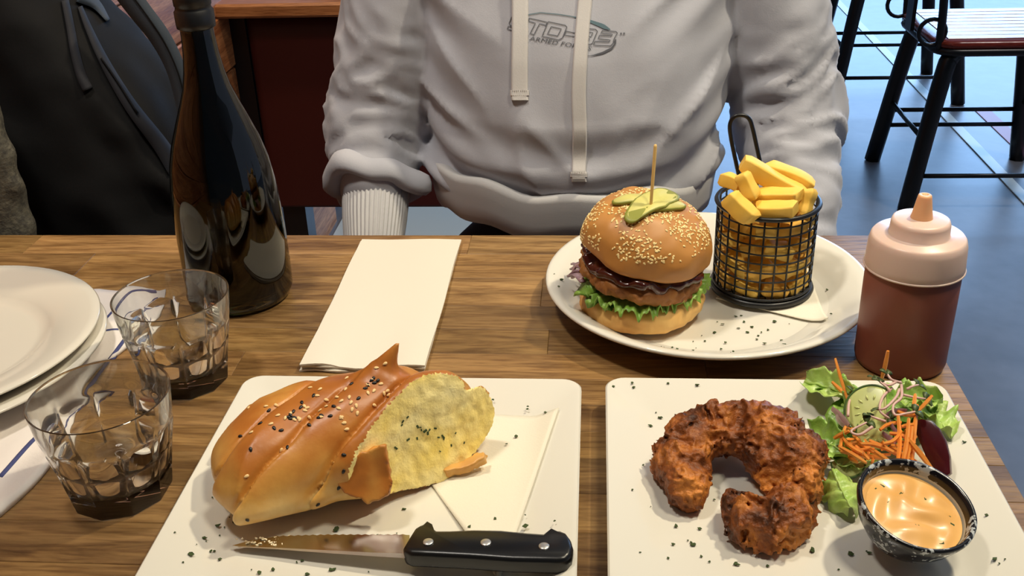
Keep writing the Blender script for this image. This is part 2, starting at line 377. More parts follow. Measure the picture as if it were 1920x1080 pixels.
def chick_mat():
    m = bpy.data.materials.new('fried_coating'); m.use_nodes = True; nt = m.node_tree; N = nt.nodes; K = nt.links; b = N['Principled BSDF']
    tc = N.new('ShaderNodeTexCoord'); nz = N.new('ShaderNodeTexNoise'); nz.inputs['Scale'].default_value = 42; nz.inputs['Detail'].default_value = 9; nz.inputs['Roughness'].default_value = .7
    K.new(tc.outputs['Object'], nz.inputs['Vector'])
    rp = N.new('ShaderNodeValToRGB'); e = rp.color_ramp.elements; e[0].position = .38; e[0].color = (*lin((66, 34, 16)), 1); e[1].position = .60; e[1].color = (*lin((206, 130, 56)), 1)
    k = e.new(.48); k.color = (*lin((136, 74, 30)), 1)
    n0 = N.new('ShaderNodeTexNoise'); n0.inputs['Scale'].default_value = 26; n0.inputs['Detail'].default_value = 2; K.new(tc.outputs['Object'], n0.inputs['Vector'])
    mz = N.new('ShaderNodeMix'); mz.inputs[0].default_value = .45; K.new(nz.outputs[0], mz.inputs[2]); K.new(n0.outputs[0], mz.inputs[3])
    K.new(mz.outputs[0], rp.inputs[0]); K.new(rp.outputs[0], b.inputs['Base Color']); b.inputs['Roughness'].default_value = .5; b.inputs['Specular IOR Level'].default_value = .35
    n2 = N.new('ShaderNodeTexNoise'); n2.inputs['Scale'].default_value = 330; n2.inputs['Detail'].default_value = 4; K.new(tc.outputs['Object'], n2.inputs['Vector'])
    bn = N.new('ShaderNodeBump'); bn.inputs['Strength'].default_value = .7; bn.inputs['Distance'].default_value = .0018
    K.new(n2.outputs[0], bn.inputs['Height']); K.new(bn.outputs[0], b.inputs['Normal']); return m
M['chicken'] = chick_mat()
M['striped'] = mat('white_printed_cloth', (226, 218, 212), .9, bump=(500, .2, .0006))
M['stripe'] = mat('blue_woven_stripe', (66, 72, 118), .9)
M['seatwood'] = wood('red_seat_wood', (120, 36, 26), (150, 60, 40), .25, (3, 30, 30), False)
M['tape'] = mat('pale_floor_strip', (206, 214, 206), .4)
M['tapepink'] = mat('pink_floor_strip', (206, 150, 170), .5)

# ================================================================== the setting
v, f = box((-3.0, -2.5, -.05), (6.0, 9.0, 0)); mk('floor', v, f, M['floor'], smooth=False, kind='structure')
wl = mk('wall_left', *box((-.80, -1.2, 0), (-.755, 2.75, 2.6)), M['wallwood'], smooth=False, kind='structure')
for r in range(16):
    z0 = .2+r*.112; ys = [-1.2, -.3+.37*((r*5) % 3), .9+.31*((r*7) % 3), 2.05+.2*(r % 3), 2.75]
    for a, b in zip(ys[:-1], ys[1:]):
        o = mk('plank', *box((-.757, a+.001, z0), (-.738-.002*(r % 2), b-.001, z0+.109), .003), M['wallwood'], wl, smooth=False)
        k = .75+.35*random.random(); o.color = (k, k*.98, k*.96, 1)
M['paint'] = mat('wall_paint', (128, 118, 106), .8)
mk('wall_back', *join([box((-3, 8.6, 0), (6, 8.7, .65)), box((-3, 8.6, 2.85), (6, 8.7, 3.0)), box((-3, 8.6, .65), (.4, 8.7, 2.85)), box((5.2, 8.6, .65), (6, 8.7, 2.85))]), M['paint'], smooth=False, kind='structure')
mk('ceiling', *box((-3.0, -2.5, 3.0), (6.0, 9.0, 3.05)), mat('ceiling_paint', (206, 202, 196), .8), smooth=False, kind='structure')
mk('wall_front', *box((-3.0, -2.55, 0), (6.0, -2.5, 3.0)), M['paint'], smooth=False, kind='structure')
mk('wall_far_left', *box((-3.05, -2.5, 0), (-3.0, 9.0, 3.0)), M['paint'], smooth=False, kind='structure')
mk('trim_1', *box((1.225, 2.0, 0), (1.262, 8.0, .004), .001), M['tape'], smooth=False, kind='structure')
mk('trim_2', *box((1.36, 2.0, 0), (1.415, 3.75, .003), .001), M['tapepink'], smooth=False, kind='structure')
mk('trim_3', *box((-.74, 2.62, 0), (-.30, 2.86, .006), .001), M['tape'], smooth=False, kind='structure')

# ------------------------------------------------------------------ table
XR, YB, XL, YF = .284, .993, -.73, .20
tb = thing('dining_table', (-.22, .6, 0), 'wooden dining table of glued brown strips holding plates and drinks', 'table')
rows = [.993, .947, .893, .836, .793, .751, .712, .675, .640, .607, .567, .527, .487, .447, .402, .355, .31, .26, .20]
tones = {0: [.78, 1.02, .98], 1: [1.02, .98, 1.0], 2: [.98, 1.0, .92], 3: [.70, .66, .74], 4: [.66, .74, .70], 5: [1.0, .96, .9], 6: [.9, .95, .85], 7: [.92, .78, .8]}
joints = {0: [-.60, -.13], 1: [-.52, .05], 2: [-.545, -.05], 3: [-.36, .02], 4: [-.45, -.04], 5: [-.30, .09]}
for i in range(len(rows)-1):
    xs = [XL]+joints.get(i, sorted([random.uniform(-.55, -.25), random.uniform(-.12, .15)]))+[XR]
    for j, (a, b) in enumerate(zip(xs[:-1], xs[1:])):
        o = mk('plank', *box((a+.0001, rows[i+1]+.0001, T-.030), (b-.0001, rows[i]-.0001, T), .0004), M['oak'], tb, smooth=False)
        k = tones[i][j] if i in tones else random.choice([.62, .7, .85, .95, 1.02])
        if i in (1, 2) and j == 0: k = .72
        k *= random.uniform(.96, 1.04); o.color = (k, k*random.uniform(.95, 1.0), k*random.uniform(.88, 1.0), 1)
for x in (-.66, .21):
    for y in (.27, .92):
        mk('leg', *box((x-.022, y-.022, 0), (x+.022, y+.022, T-.075), .003), M['blackmetal'], tb, smooth=False)
for y in (.27, .92): mk('apron', *box((-.64, y-.012, T-.075), (.19, y+.012, T-.0305), .002), M['blackmetal'], tb, smooth=False)
for x in (-.66, .21): mk('apron', *box((x-.012, .29, T-.075), (x+.012, .90, T-.0305), .002), M['blackmetal'], tb, smooth=False)

# ------------------------------------------------------------------ bench under person and backpack
bn = thing('bench', (-.2, 1.27, 0), 'dark wooden bench carrying the seated person and the black backpack', 'bench')
for k in range(4):
    o = mk('seat_slat', *box((-.72, 1.00+k*.115, .42), (.30, 1.112+k*.115, .45), .004), M['cap'], bn, smooth=False); o.color = (.45, .42, .4, 1)
for x in (-.66, .24):
    for y in (1.06, 1.42): mk('leg', *box((x-.025, y-.025, 0), (x+.025, y+.025, .42), .003), M['blackmetal'], bn, smooth=False)
# red booth behind
bp = thing('booth_back', (-.4, 2.05, 0), 'dark red leatherette booth back with a wooden cap rail behind the person', 'booth')
Xa, Xb = PY(482, 200, 2.05).x, .02
mk('back_panel', *loops([rrect((Xa+Xb)/2, 2.09, (Xb-Xa)/2, .045, .02, z) for z in (.34, .345, .50, .70, .756)]), M['leather'], bp)
o = mk('cap_rail', *box((Xa-.05, 2.0, .756), (Xb+.03, 2.17, .784), .005), M['cap'], bp, smooth=False)
mk('kick_post', *box((Xa+.02, 2.06, 0), (Xa+.07, 2.12, .345), .003), M['blackmetal'], bp, smooth=False)
mk('kick_post', *box((Xb-.09, 2.06, 0), (Xb-.04, 2.12, .345), .003), M['blackmetal'], bp, smooth=False)
mk('side_post', *box((Xa-.05, 2.06, 0), (Xa-.003, 2.14, .755), .003), M['blackmetal'], bp, smooth=False)

# ------------------------------------------------------------------ metal chairs on the floor
def chair(loc, label):
    x, y = loc; c = thing('metal_chair', (x, y, 0), label, 'chair', 'black metal chairs across the floor')
    W_, D = .205, .20
    seat = [[(x+px*1.0, y+py, z) for (px, py, _) in rrect(0, 0, W_-i, D-i, .06, 0)] for i, z in ((.02, .452), (.006, .456), (0, .464), (0, .474), (.006, .480), (.05, .4805))]
    mk('seat', *loops(seat), M['seatwood'], c)
    for k in range(9):
        mk('seat_ridge', *box((x-W_+.035, y-D+.030+k*.039, .479), (x+W_-.03, y-D+.064+k*.039, .4825), .001), M['seatwood'], c, smooth=False)
    mk('seat_rim', *tube([(p[0], p[1], .450) for p in rrect(x, y, W_-.005, D-.005, .06, 0)], .011, 8, closed=True), M['blackmetal'], c)
    for sx in (-1, 1):
        for sy in (-1, 1):
            pts = smoothpath([(x+sx*.10, y+sy*.16, .447), (x+sx*.150, y+sy*.165, .43), (x+sx*.172, y+sy*.175, .37), (x+sx*.225, y+sy*.205, 0)], 5)
            n = len(pts); v, f = tube(pts, [.009+.015*min(1, k/6) for k in range(n)], 8, flat=1.0); mk('leg', v, f, M['blackmetal'], c)
    def leg(sx, sy, z): t = 1-z/.37; return (x+sx*(.172+.053*t), y+sy*(.175+.03*t), z)
    for a, b, z in (((-1, -1), (1, -1), .10), ((-1, 1), (1, 1), .12), ((-1, 1), (1, 1), .17), ((-1, -1), (-1, 1), .20), ((1, -1), (1, 1), .20)):
        mk('rung', *tube([leg(*a, z), leg(*b, z)], .007, 8), M['blackmetal'], c)
    for sy in (-1, 1):
        mk('back_post', *tube(smoothpath([(x-.19, y+sy*.17, .45), (x-.20, y+sy*.175, .60), (x-.235, y+sy*.18, .86)], 5), .011, 8), M['blackmetal'], c)
        mk('scroll', *tube([(x-.215+.035*math.cos(a), y+sy*.17, .50+.035*math.sin(a)) for a in [2*PI*k/20 for k in range(20)]], .006, 6, closed=True, up=(0, 1, 0)), M['blackmetal'], c)
    mk('top_rail', *tube([(x-.235, y-.18, .86), (x-.25, y, .87), (x-.235, y+.18, .86)], .012, 8), M['blackmetal'], c)
    mk('back_slat', *box((x-.232, y-.03, .47), (x-.222, y+.03, .86)), M['blackmetal'], c, smooth=False)
    return c
chair((1.11, 3.03), 'black metal chair with a red wooden seat beside the pale floor strip')
chair((1.10, 4.02), 'black metal chair standing just behind the red-seated chair, mostly hidden by it')
chair((1.98, 3.95), 'black metal chair on the far side of the pale floor strip')

# ================================================================== person
PX = -.03
per = thing('person', (PX, 1.25, .45), 'person in a light grey hoodie seated behind the table with hands in the lap', 'person')
SL, EL, WL = (-.215, 1.255, .30), (-.272, 1.235, .035), (-.268, 1.12, -.085)
SR, ER, WR = (.165, 1.255, .30), (.236, 1.235, .045), (.226, 1.115, -.085)
zk = [-.12, -.05, -.01, .03, .08, .15, .25, .32, .37, .41]
ak = [.150, .160, .172, .180, .180, .182, .190, .150, .085, .060]
bk = [.105, .112, .132, .140, .136, .124, .106, .088, .072, .060]
ck = [1.24, 1.24, 1.235, 1.232, 1.232, 1.238, 1.252, 1.262, 1.27, 1.275]
def near(d, fnn, p, lim=.03):
    m = np.abs(d) < lim; r = np.zeros(len(d)); r[m] = fnn(p[m]); return r
def hoodie(p):
    p = p-np.array([0, 0, T]); x, y, z = p.T
    a = np.interp(z, zk, ak); b = np.interp(z, zk, bk); c = np.interp(z, zk, ck)
    d = (np.sqrt(((x-PX)/a)**2+((y-c)/b)**2)-1)*np.minimum(a, b)*.95
    d = np.maximum(d, -.046-z)
    def tf(q):
        X, Y, Z = q.T; n1 = pn(np.stack([X*7, Y*5, Z*4.5], -1)); s = np.sign(X-PX)
        u = (Z*.75-np.abs(X-PX)*.66); wv = (Z*.66+np.abs(X-PX)*.75)
        n2 = pn(np.stack([u*30, wv*5+3*s, Y*4], -1)); n3 = pn(np.stack([X*16, Z*9+4, Y*8], -1))
        side = np.clip((np.abs(X-PX)-.05)/.1, 0, 1)
        rid = 1-np.abs(pn(np.stack([u*17+2, wv*3.5+7*s, Y*3+5], -1)))*2.4
        low = np.clip((.09-Z)/.08, 0, 1)
        sag = np.sin((Z-(X-PX)**2*1.6)*95+pn(np.stack([X*9, Y*3, Z*6], -1))*2.2)
        rid2 = np.maximum(1-np.abs(pn(np.stack([(Z*.5+(X-PX)*.86)*13+1.5, (Z*.86-(X-PX)*.5)*4+2, Y*3], -1)))*3, 0)**2
        return .009*n1+.0085*n2*side+.004*n3+.007*np.maximum(rid, 0)**2*side+.0055*sag*low+.005*rid2*(1-side*.5)*np.clip((.16-Z)/.06, 0, 1)
    d = d-near(d, tf, p)
    out = d
    for (S, E_, W_, r0, r1, r2, ph, k) in ((SL, EL, WL, .070, .062, .050, 0., .36), (SR, ER, WR, .070, .060, .048, 4., .95)):
        d1, t1 = cap(p, S, E_, r0, r1); W2 = tuple(np.array(E_)+(np.array(W_)-np.array(E_))*k); d2, t2 = cap(p, E_, W2, r1, r2)
        dd = smin(d1, d2, .03)
        tt = np.where(d1 < d2, t1, 1+t2*k)
        m = np.abs(dd) < .03; q = p[m]; t = tt[m]
        n1 = pn(q*np.array([11, 11, 7])+ph); n2 = pn(np.stack([q[:, 0]*9+ph, q[:, 1]*9, t*2.6], -1))
        ang = np.arctan2(q[:, 1]-1.235, q[:, 0]-np.where(ph < 2, -.27, .23))
        w1 = pn(np.stack([np.cos(ang)*1.1+ph, np.sin(ang)*1.1, t*7.5+.9*n2], -1)); w2 = pn(np.stack([np.cos(ang)*1.6+ph+7, np.sin(ang)*1.6, t*13+.9*n2], -1))
        wgt = np.clip((t-.30)/.45, 0, 1)
        r_ = np.zeros(len(dd)); r_[m] = .007*n1+wgt*(.0085*(.55-1.6*np.sqrt(w1*w1+.01))+.0022*(.5-1.6*np.sqrt(w2*w2+.02)))+.0025*pn(q*30+ph)
        dd = dd-r_
        out = smin(out, dd, .010)
    # hood bunched behind the neck
    hd = np.linalg.norm((p-np.array([PX, 1.36, .36]))/np.array([.13, .06, .07]), axis=1)-1
    out = smin(out, hd*.06, .03)
    neck = cap(p, (PX, 1.27, .33), (PX, 1.25, .50), .055, .06)[0]
    return np.maximum(out, -neck)
hv, hf = surfnet(hoodie, (-.37, 1.03, T-.12), (.32, 1.46, T+.47), .0055, 1)
ho = mk('hoodie', hv, hf, M['hoodie'], per, label='light grey fleece hoodie with outlined chest print')
ht = bvh(ho)
def onhood(px, py, off):
    l, n = hitpx(ht, px, py)
    return l+n*off if l is not None else None
# hem band, bulging out under the belly
def hem():
    L = []
    for z, g in ((-.052, .004), (-.050, .008), (-.040, .013), (-.026, .016), (-.012, .017), (.002, .019), (.010, .018), (.009, .008), (-.02, -.004)):
        ring = []
        for i in range(96):
            a = 2*PI*i/96; s = math.sin(a); wv = .004*math.sin(5*a+1)+.003*math.sin(11*a)
            zz = z+wv*1.2-.012*max(0, math.cos(a+.4))*(z > -.05)
            ring.append((PX+(.160+g)*math.cos(a), 1.236+(.131+g+wv*.5)*s, T+zz))
        L.append(ring)
    return loops(L, False, False)
mk('hem', *hem(), M['rib'], per)
# turned-back cuff and ribbed cuff
def cuffs(E_, W_, k, roll, r):
    E_ = Vector(E_)+Vector((0, 0, T)); W_ = Vector(W_)+Vector((0, 0, T)); ax = (W_-E_).normalized()
    N = Vector((1, 0, 0)); N = (N-ax*N.dot(ax)).normalized(); B = ax.cross(N); c0 = E_+(W_-E_)*k
    if roll:
        L = []
        for (rr, s) in ((.052, -.014), (.060, -.009), (.0645, .001), (.0635, .012), (.057, .017), (.046, .016), (.036, .008)):
            L.append([c0+ax*(s+.006*math.sin(2*a+.5)+.003*math.sin(5*a))+(N*math.cos(a)+B*math.sin(a))*(rr+.006*math.sin(3*a+1)+.002*math.sin(7*a)) for a in [2*PI*i/64 for i in range(64)]])
        mk('turned_back_cuff', *loops(L, False, False), M['hoodie'], per)
    L = []
    for s, rr in ((-.01, r), (.02, r+.003), (.05, r+.001), (.095, r-.004), (.10, r-.007), (.095, r-.010)):
        L.append([c0+ax*s+(N*math.cos(a)+B*math.sin(a))*(rr+.0009*math.cos(46*a)) for a in [2*PI*i/276 for i in range(276)]])
    mk('ribbed_cuff', *loops(L, False, False), M['rib'], per)
    return c0+ax*.09, ax
hl, axl = cuffs(EL, WL, .42, True, .0375)
hr, axr = cuffs(ER, WR, .95, False, .037)
# trousers
def trous(p):
    x, y, z = p.T; d = np.full(len(p), 9.)
    d = np.linalg.norm((p-np.array([PX, 1.26, .575]))/np.array([.165, .135, .122]), axis=1)*.122-.122
    for s in (-1, 1):
        h = (PX+s*.085, 1.24, .545); k = (PX+s*.12, .86, .50); a = (PX+s*.12, .84, .085)
        d = smin(d, cap(p, h, k, .085, .062)[0], .03); d = smin(d, cap(p, k, a, .062, .05)[0], .03)
    return d-near(d, lambda q: .005*pn(q*np.array([18, 12, 14])), p)
mk('trousers', *surfnet(trous, (-.30, .74, .02), (.24, 1.42, .72), .010, 1), M['trouser'], per)
# body: head, neck, trunk, arms, hands, legs as one surface
def body(p):
    p = p-np.array([0, 0, T]); 
    d = np.linalg.norm((p-np.array([PX, 1.235, .60]))/np.array([.076, .096, .118]), axis=1)*.085-.085
    d = smin(d, np.linalg.norm((p-np.array([PX, 1.185, .545]))/np.array([.052, .055, .055]), axis=1)*.054-.054, .03)
    d = smin(d, cap(p, (PX, 1.27, .34), (PX, 1.25, .50), .055, .054)[0], .02)
    d = smin(d, cap(p, (PX, 1.140, .605), (PX, 1.122, .575), .008, .015)[0], .012)      # nose
    d = smin(d, cap(p, (PX-.022, 1.139, .536), (PX+.022, 1.139, .536), .007, .007)[0], .006)   # lips
    for s in (-1, 1):
        d = smin(d, np.linalg.norm((p-np.array([PX+s*.078, 1.245, .59]))/np.array([.010, .02, .032]), axis=1)*.015-.015, .006)   # ear
        d = np.maximum(d, -(np.linalg.norm(p-np.array([PX+s*.031, 1.132, .612]), axis=1)-.017))    # eye socket
        d = np.minimum(d, np.linalg.norm(p-np.array([PX+s*.031, 1.158, .612]), axis=1)-.0125)
    d = smin(d, np.linalg.norm((p-np.array([PX, 1.25, .16]))/np.array([.14, .085, .20]), axis=1)*.085-.085, .03)
    for (S, E_, W_, h) in ((SL, EL, WL, hl), (SR, ER, WR, hr)):
        d = smin(d, cap(p, S, E_, .05, .038)[0], .02); d = smin(d, cap(p, E_, W_, .038, .026)[0], .015)
        w0 = np.array(W_); palm = w0+np.array([.02*np.sign(-w0[0]), -.075, -.035]); d = smin(d, cap(p, w0, palm, .024, .028)[0], .015)
        for k, (o_, l_) in enumerate(((-.03, .05), (-.010, .07), (.010, .075), (.028, .06))):
            a0 = palm+np.array([o_, -.015, 0]); a1 = a0+np.array([o_*.2, -l_*.55, -.004]); a2 = a1+np.array([0, -l_*.45, -.022])
            d = smin(d, cap(p, a0, a1, .010, .009)[0], .004); d = smin(d, cap(p, a1, a2, .009, .008)[0], .003)
        s = np.sign(-w0[0]); t0 = palm+np.array([s*.02, .02, 0]); d = smin(d, cap(p, t0, t0+np.array([s*.03, -.04, -.008]), .012, .009)[0], .006)
    for s in (-1, 1):
        h = (PX+s*.085, 1.24, .545-T); k = (PX+s*.12, .86, .50-T); a = (PX+s*.12, .84, .07-T)
        d = smin(d, cap(p, h, k, .07, .05)[0], .02); d = smin(d, cap(p, k, a, .05, .036)[0], .02)
    return d
mk('body', *surfnet(body, (-.36, .76, .03), (.31, 1.36, T+.73), .0075, 1), M['skin'], per)
def hair(p):
    p = p-np.array([0, 0, T]); d = np.linalg.norm((p-np.array([PX, 1.245, .615]))/np.array([.088, .104, .122]), axis=1)*.095-.095
    cut = np.maximum(1.165-p[:, 1], (.655-p[:, 2])) if False else np.minimum(.08-(p[:, 1]-1.135)-(p[:, 2]-.60)*.6, 9)
    return np.maximum(np.maximum(d-.004*pn(p*60), cut), .535-p[:, 2])
mk('hair', *surfnet(hair, (-.14, 1.1, T+.5), (.08, 1.37, T+.76), .006, 1), M['hair'], per)
for s in (-1, 1):
    def shoe(p, s=s):
        d = np.linalg.norm((p-np.array([PX+s*.12, .80, .045]))/np.array([.05, .135, .06]), axis=1)*.05-.05
        d = smin(d, cap(p, (PX+s*.12, .85, .06), (PX+s*.12, .85, .10), .05, .045)[0], .02); return np.maximum(d, .002-p[:, 2])
    mk('shoe', *surfnet(shoe, (PX+s*.12-.07, .64, -.01), (PX+s*.12+.07, .96, .17), .008, 1), M['trouser'], per)
# drawstrings: flat ribbed cords lying on the hoodie
def cordgeo(path, wpx):
    L = []; nr = 21; pts = smoothpath([Vector((a, b, 0)) for a, b in path], 14)
    for q in pts:
        row = []
        for k in range(nr):
            u = (k/(nr-1)-.5)*2; h = onhood(q.x+u*wpx/2, max(q.y, -60), 0)
            if h is None: return None
            row.append((h, .0034*math.sqrt(max(0, 1-u**6))+.0007*math.cos(k*PI)))
        n = (CAM-row[nr//2][0]).normalized(); pm = row[nr//2][0]
        d0 = max((h-pm).dot(n) for h, _ in row)
        top = [h+n*(d0*.7-(h-pm).dot(n)*.7+t) for h, t in row]
        bot = [p-n*.0032 for p in reversed(top)]
        L.append(top+bot)
    return loops(L)
for path, wpx in (([(973, -40), (975, 0), (975, 60), (974, 120), (974, 172)], 31), ([(1102, -40), (1097, 0), (1090, 80), (1085, 170), (1087, 250), (1085, 325)], 27)):
    o = mk('drawstring', *cordgeo(path, wpx), M['cord'], per)
    x, y = path[-1]
    mk('aglet_knot', *cordgeo([(x, y-3), (x, y+2), (x, y+7)], wpx+5), M['cord'], o)
    mk('frayed_end', *cordgeo([(x, y+6), (x, y+11), (x+1, y+16)], wpx+1), M['cord'], o)
# chest print
def strokes(polys, wpx, mt, name, closed=True):
    V = []; F = []
    for poly in polys:
        pts = [Vector((930+a/6, b/6, 0)) for a, b in poly]
        if closed: pts.append(pts[0])
        fine = []
        for a, b in zip(pts[:-1], pts[1:]):
            n = max(1, int((b-a).length/3)); fine += [a.lerp(b, k/n) for k in range(n)]
        fine.append(pts[-1]); base = len(V); rows_ = 0
        for i, q in enumerate(fine):
            t = (fine[min(i+1, len(fine)-1)]-fine[max(i-1, 0)]).normalized(); nn = Vector((-t.y, t.x, 0))
            ww = wpx(i/(len(fine)-1)) if callable(wpx) else wpx
            A, B = [onhood(*(q+nn*s*ww/2).xy, .0009) for s in (-1, 1)]
            if A is None or B is None: continue
            V += [A, B]; rows_ += 1
        F += [(base+2*k, base+2*k+1, base+2*k+3, base+2*k+2) for k in range(rows_-1)]
    return mk(name, [tuple(p) for p in V], F, mt, ho)
Tl = [(375, 205), (575, 250), (562, 285), (490, 270), (430, 390), (385, 380), (445, 262), (370, 242)]
Do = [(588, 245), (778, 285), (798, 305), (748, 428), (705, 450), (520, 410)]; Di = [(622, 300), (735, 325), (695, 405), (580, 385)]
Da = [(788, 352), (905, 375), (888, 412), (772, 396)]
S_ = [(180, 190), (350, 205), (335, 240), (205, 236), (190, 262), (320, 285), (330, 305), (290, 372), (130, 328), (142, 295), (268, 330), (280, 312), (165, 288), (150, 262)]
N9 = [(955, 318), (1118, 330), (1140, 352), (1085, 488), (1055, 500), (905, 480), (918, 450), (1040, 465), (1052, 440), (935, 425), (915, 402)]
N9i = [(975, 352), (1090, 368), (1068, 415), (955, 398)]
N3 = [(1195, 345), (1348, 355), (1365, 372), (1330, 432), (1318, 488), (1288, 515), (1098, 508), (1112, 465), (1268, 472), (1285, 450), (1150, 435), (1162, 400), (1298, 402), (1310, 385), (1180, 375)]
N3i = [(1215, 358), (1335, 368), (1340, 378), (1305, 440), (1295, 480), (1275, 500), (1118, 495)]
strokes([Tl, Do, Di, Da, S_, N9, N9i, N3], 1.5, M['print'], 'print_lettering')
strokes([[(1400, 372), (1412, 372), (1405, 398)], [(1432, 372), (1448, 370), (1436, 398)]], 1.8, M['print'], 'print_lettering')
strokes([[(300, 195), (380, 163), (500, 143), (700, 162), (820, 180), (930, 203), (1060, 240), (1180, 285), (1285, 335)]], lambda t: 1.6+7*max(0, t-.55)/.4*(1 if t < .92 else (1-t)/.08), M['printteal'], 'print_arc', False)
strokes([[(1345, 440), (1340, 490), (1300, 545), (1200, 595), (1100, 622), (1025, 630)]], lambda t: 1+3.2*math.sin(PI*min(1, t+.1)), M['print'], 'print_arc', False)
def fonttext(s):
    cu = bpy.data.curves.new('txt', 'FONT'); cu.body = s; cu.size = 1; cu.resolution_u = 2; o = bpy.data.objects.new('txt', cu); C.objects.link(o)
    me = bpy.data.meshes.new_from_object(o.evaluated_get(bpy.context.evaluated_depsgraph_get())); bpy.data.objects.remove(o)
    v = [x.co.copy() for x in me.vertices]; f = [tuple(p.vertices) for p in me.polygons]; bpy.data.meshes.remove(me); return v, f
tv, tfc = fonttext('ARMED FORCES'); wmax = max(p.x for p in tv); V = []
for p in tv:
    u = p.x/wmax; hgt = p.y/.7; a = 372+u*690+hgt*22; b = 452+u*118-hgt*46
    V.append(onhood(930+a/6, b/6, .0009))
mk('print_lettering', [tuple(p) for p in V], tfc, M['print'], ho)

# ================================================================== backpack, cushion
pk = thing('backpack', (-.60, 1.2, .45), 'black nylon backpack with slate straps leaning against the boarded wall', 'backpack')
def pbody(p):
    q = p-np.array([0, 0, T]); x, y, z = q.T
    hw = np.interp(z, [-.30, -.1, 0, .08, .12, .19, .28, .36], [.128, .130, .128, .117, .105, .075, .045, .02])
    cx = np.interp(z, [-.30, 0, .08, .12, .19, .28, .36], [-.598, -.598, -.607, -.620, -.650, -.672, -.68])
    hy = np.interp(z, [-.30, 0, .2, .36], [.12, .11, .09, .04])
    d = ((np.abs((x-cx)/hw)**2.6+np.abs((y-1.18)/hy)**2.6)**(1/2.6)-1)*.10
    d = np.maximum(d, -.276-z); d = np.maximum(d, z-.35)
    def ff(q): 
        u = q[:, 0]*.85+q[:, 2]*.5; return .014*pn(np.stack([u*20, q[:, 1]*7, (q[:, 2]-q[:, 0]*.5)*5], -1))+.006*pn(q*22)
    return d-near(d, ff, q)
pb = mk('body', *surfnet(pbody, (-.745, 1.04, .44), (-.43, 1.33, 1.14), .009, 1), M['pack'], pk)
pt = bvh(pb)
def onpack(px, py, off):
    l, n = hitpx(pt, px, py)
    if l is None: l = PY(px, py, 1.1)
    return l+(CAM-l).normalized()*off
def ribbon(pxs, wpx, off, th, name, m, par, fn=onpack):
    pts = smoothpath([Vector((a, b, 0)) for a, b in pxs], 6); L = []
    for i, q in enumerate(pts):
        t = (pts[min(i+1, len(pts)-1)]-pts[max(i-1, 0)]).normalized(); nn = Vector((-t.y, t.x, 0)); ww = wpx[0]+(wpx[1]-wpx[0])*i/(len(pts)-1)
        A, B = fn(*(q+nn*ww/2).xy, off), fn(*(q-nn*ww/2).xy, off); n = (CAM-(A+B)/2).normalized()
        L.append([A, A.lerp(B, .5)+n*th*.4, B, B-n*th, A-n*th])
    return mk(name, *loops(L), m, par)
z_ = ribbon([(150, 12), (165, 50), (188, 100), (215, 150), (250, 205), (300, 270), (332, 320)], (9, 34), .006, .006, 'zip_flap', M['pack2'], pk)
ribbon([(190, 108), (222, 155), (258, 212)], (4, 5), .011, .004, 'zipper', M['pack'], z_)
ribbon([(122, 0), (132, 50), (140, 95), (152, 140), (165, 168)], (14, 20), .005, .005, 'side_seam', M['pack2'], pk)
st = lambda px, py, off: PY(px, py, 1.10-off)
ribbon([(225, -30), (262, 20), (300, 70), (328, 125), (345, 190), (352, 250)], (46, 30), 0, .016, 'shoulder_strap', M['strap'], pk, st)
ribbon([(236, -24), (276, 30), (310, 82), (335, 140), (347, 190)], (3, 3), .007, .002, 'strap_piping', M['pack'], pk, st)
ribbon([(150, -10), (180, 8), (203, 38)], (30, 8), .008, .008, 'grab_strap', M['strap'], pk)
def cush(p):
    q = p-np.array([-.690, 1.030, T-.045]); d = ((np.abs(q[:, 0]/.058)**3+np.abs(q[:, 1]/.022)**3+np.abs(q[:, 2]/.25)**6)**(1/3.)-1)*.022
    return d-.003*pn(q*30)
mk('cushion', *surfnet(cush, (-.757, .99, T-.32), (-.615, 1.07, T+.23), .007, 1), M['tweed'], label='grey tweed cushion wedged beside the black backpack', cat='cushion')


# ================================================================== plates
def sq_profile(): return [(.060, .0005), (.052, 0), (.046, .0012), (.030, .0075), (.004, .0180), (.0008, .0200), (0, .0212), (.0012, .0224), (.0040, .0222), (.032, .0100), (.040, .0083), (.050, .0078)]
def square_plate(x0, x1, y0, y1, label):
    cx, cy, hx, hy = (x0+x1)/2, (y0+y1)/2, (x1-x0)/2, (y1-y0)/2
    L = [rrect(cx, cy, hx-i, hy-i, max(.004, .014-.2*i), T+z, 7) for i, z in sq_profile()]
    return autosmooth(mk('square_plate', *loops(L), M['white'], label=label, cat='plate'), 30)
PLL = (-.273, -.010, .418, .678); PLR = (.008, .259, .428, .681)
square_plate(*PLL, 'square white plate under the torn loaf and the knife')
square_plate(*PLR, 'square white plate under the fried chicken, salad and sauce bowl')
def hsq(pl, x, y):                            # height of a square plate's upper surface
    i = min(x-pl[0], pl[1]-x, y-pl[2], pl[3]-y); return float(np.interp(i, [0, .004, .032, .040, .05], [.0224, .0222, .0100, .0083, .0078]))
BP = (.0985, .8445); BR = .1435
prof = [(0, .0015), (.070, .0015), (.072, 0), (.077, 0), (.080, .003), (.112, .0105), (.138, .0225), (.1425, .0255), (.1435, .0272), (.1425, .0287), (.1395, .0288), (.130, .0250), (.116, .0160), (.108, .0095), (.100, .0072), (.09, .0066), (0, .0062)]
mk('dinner_plate', *lathe(prof, 96, (*BP, T)), M['white'], label='round white plate under the burger and the basket of fries', cat='plate')
def hround(x, y): return float(np.interp(math.hypot(x-BP[0], y-BP[1]), [0, .09, .10, .108, .116, .130, .1395], [.0062, .0066, .0072, .0095, .016, .025, .0288]))
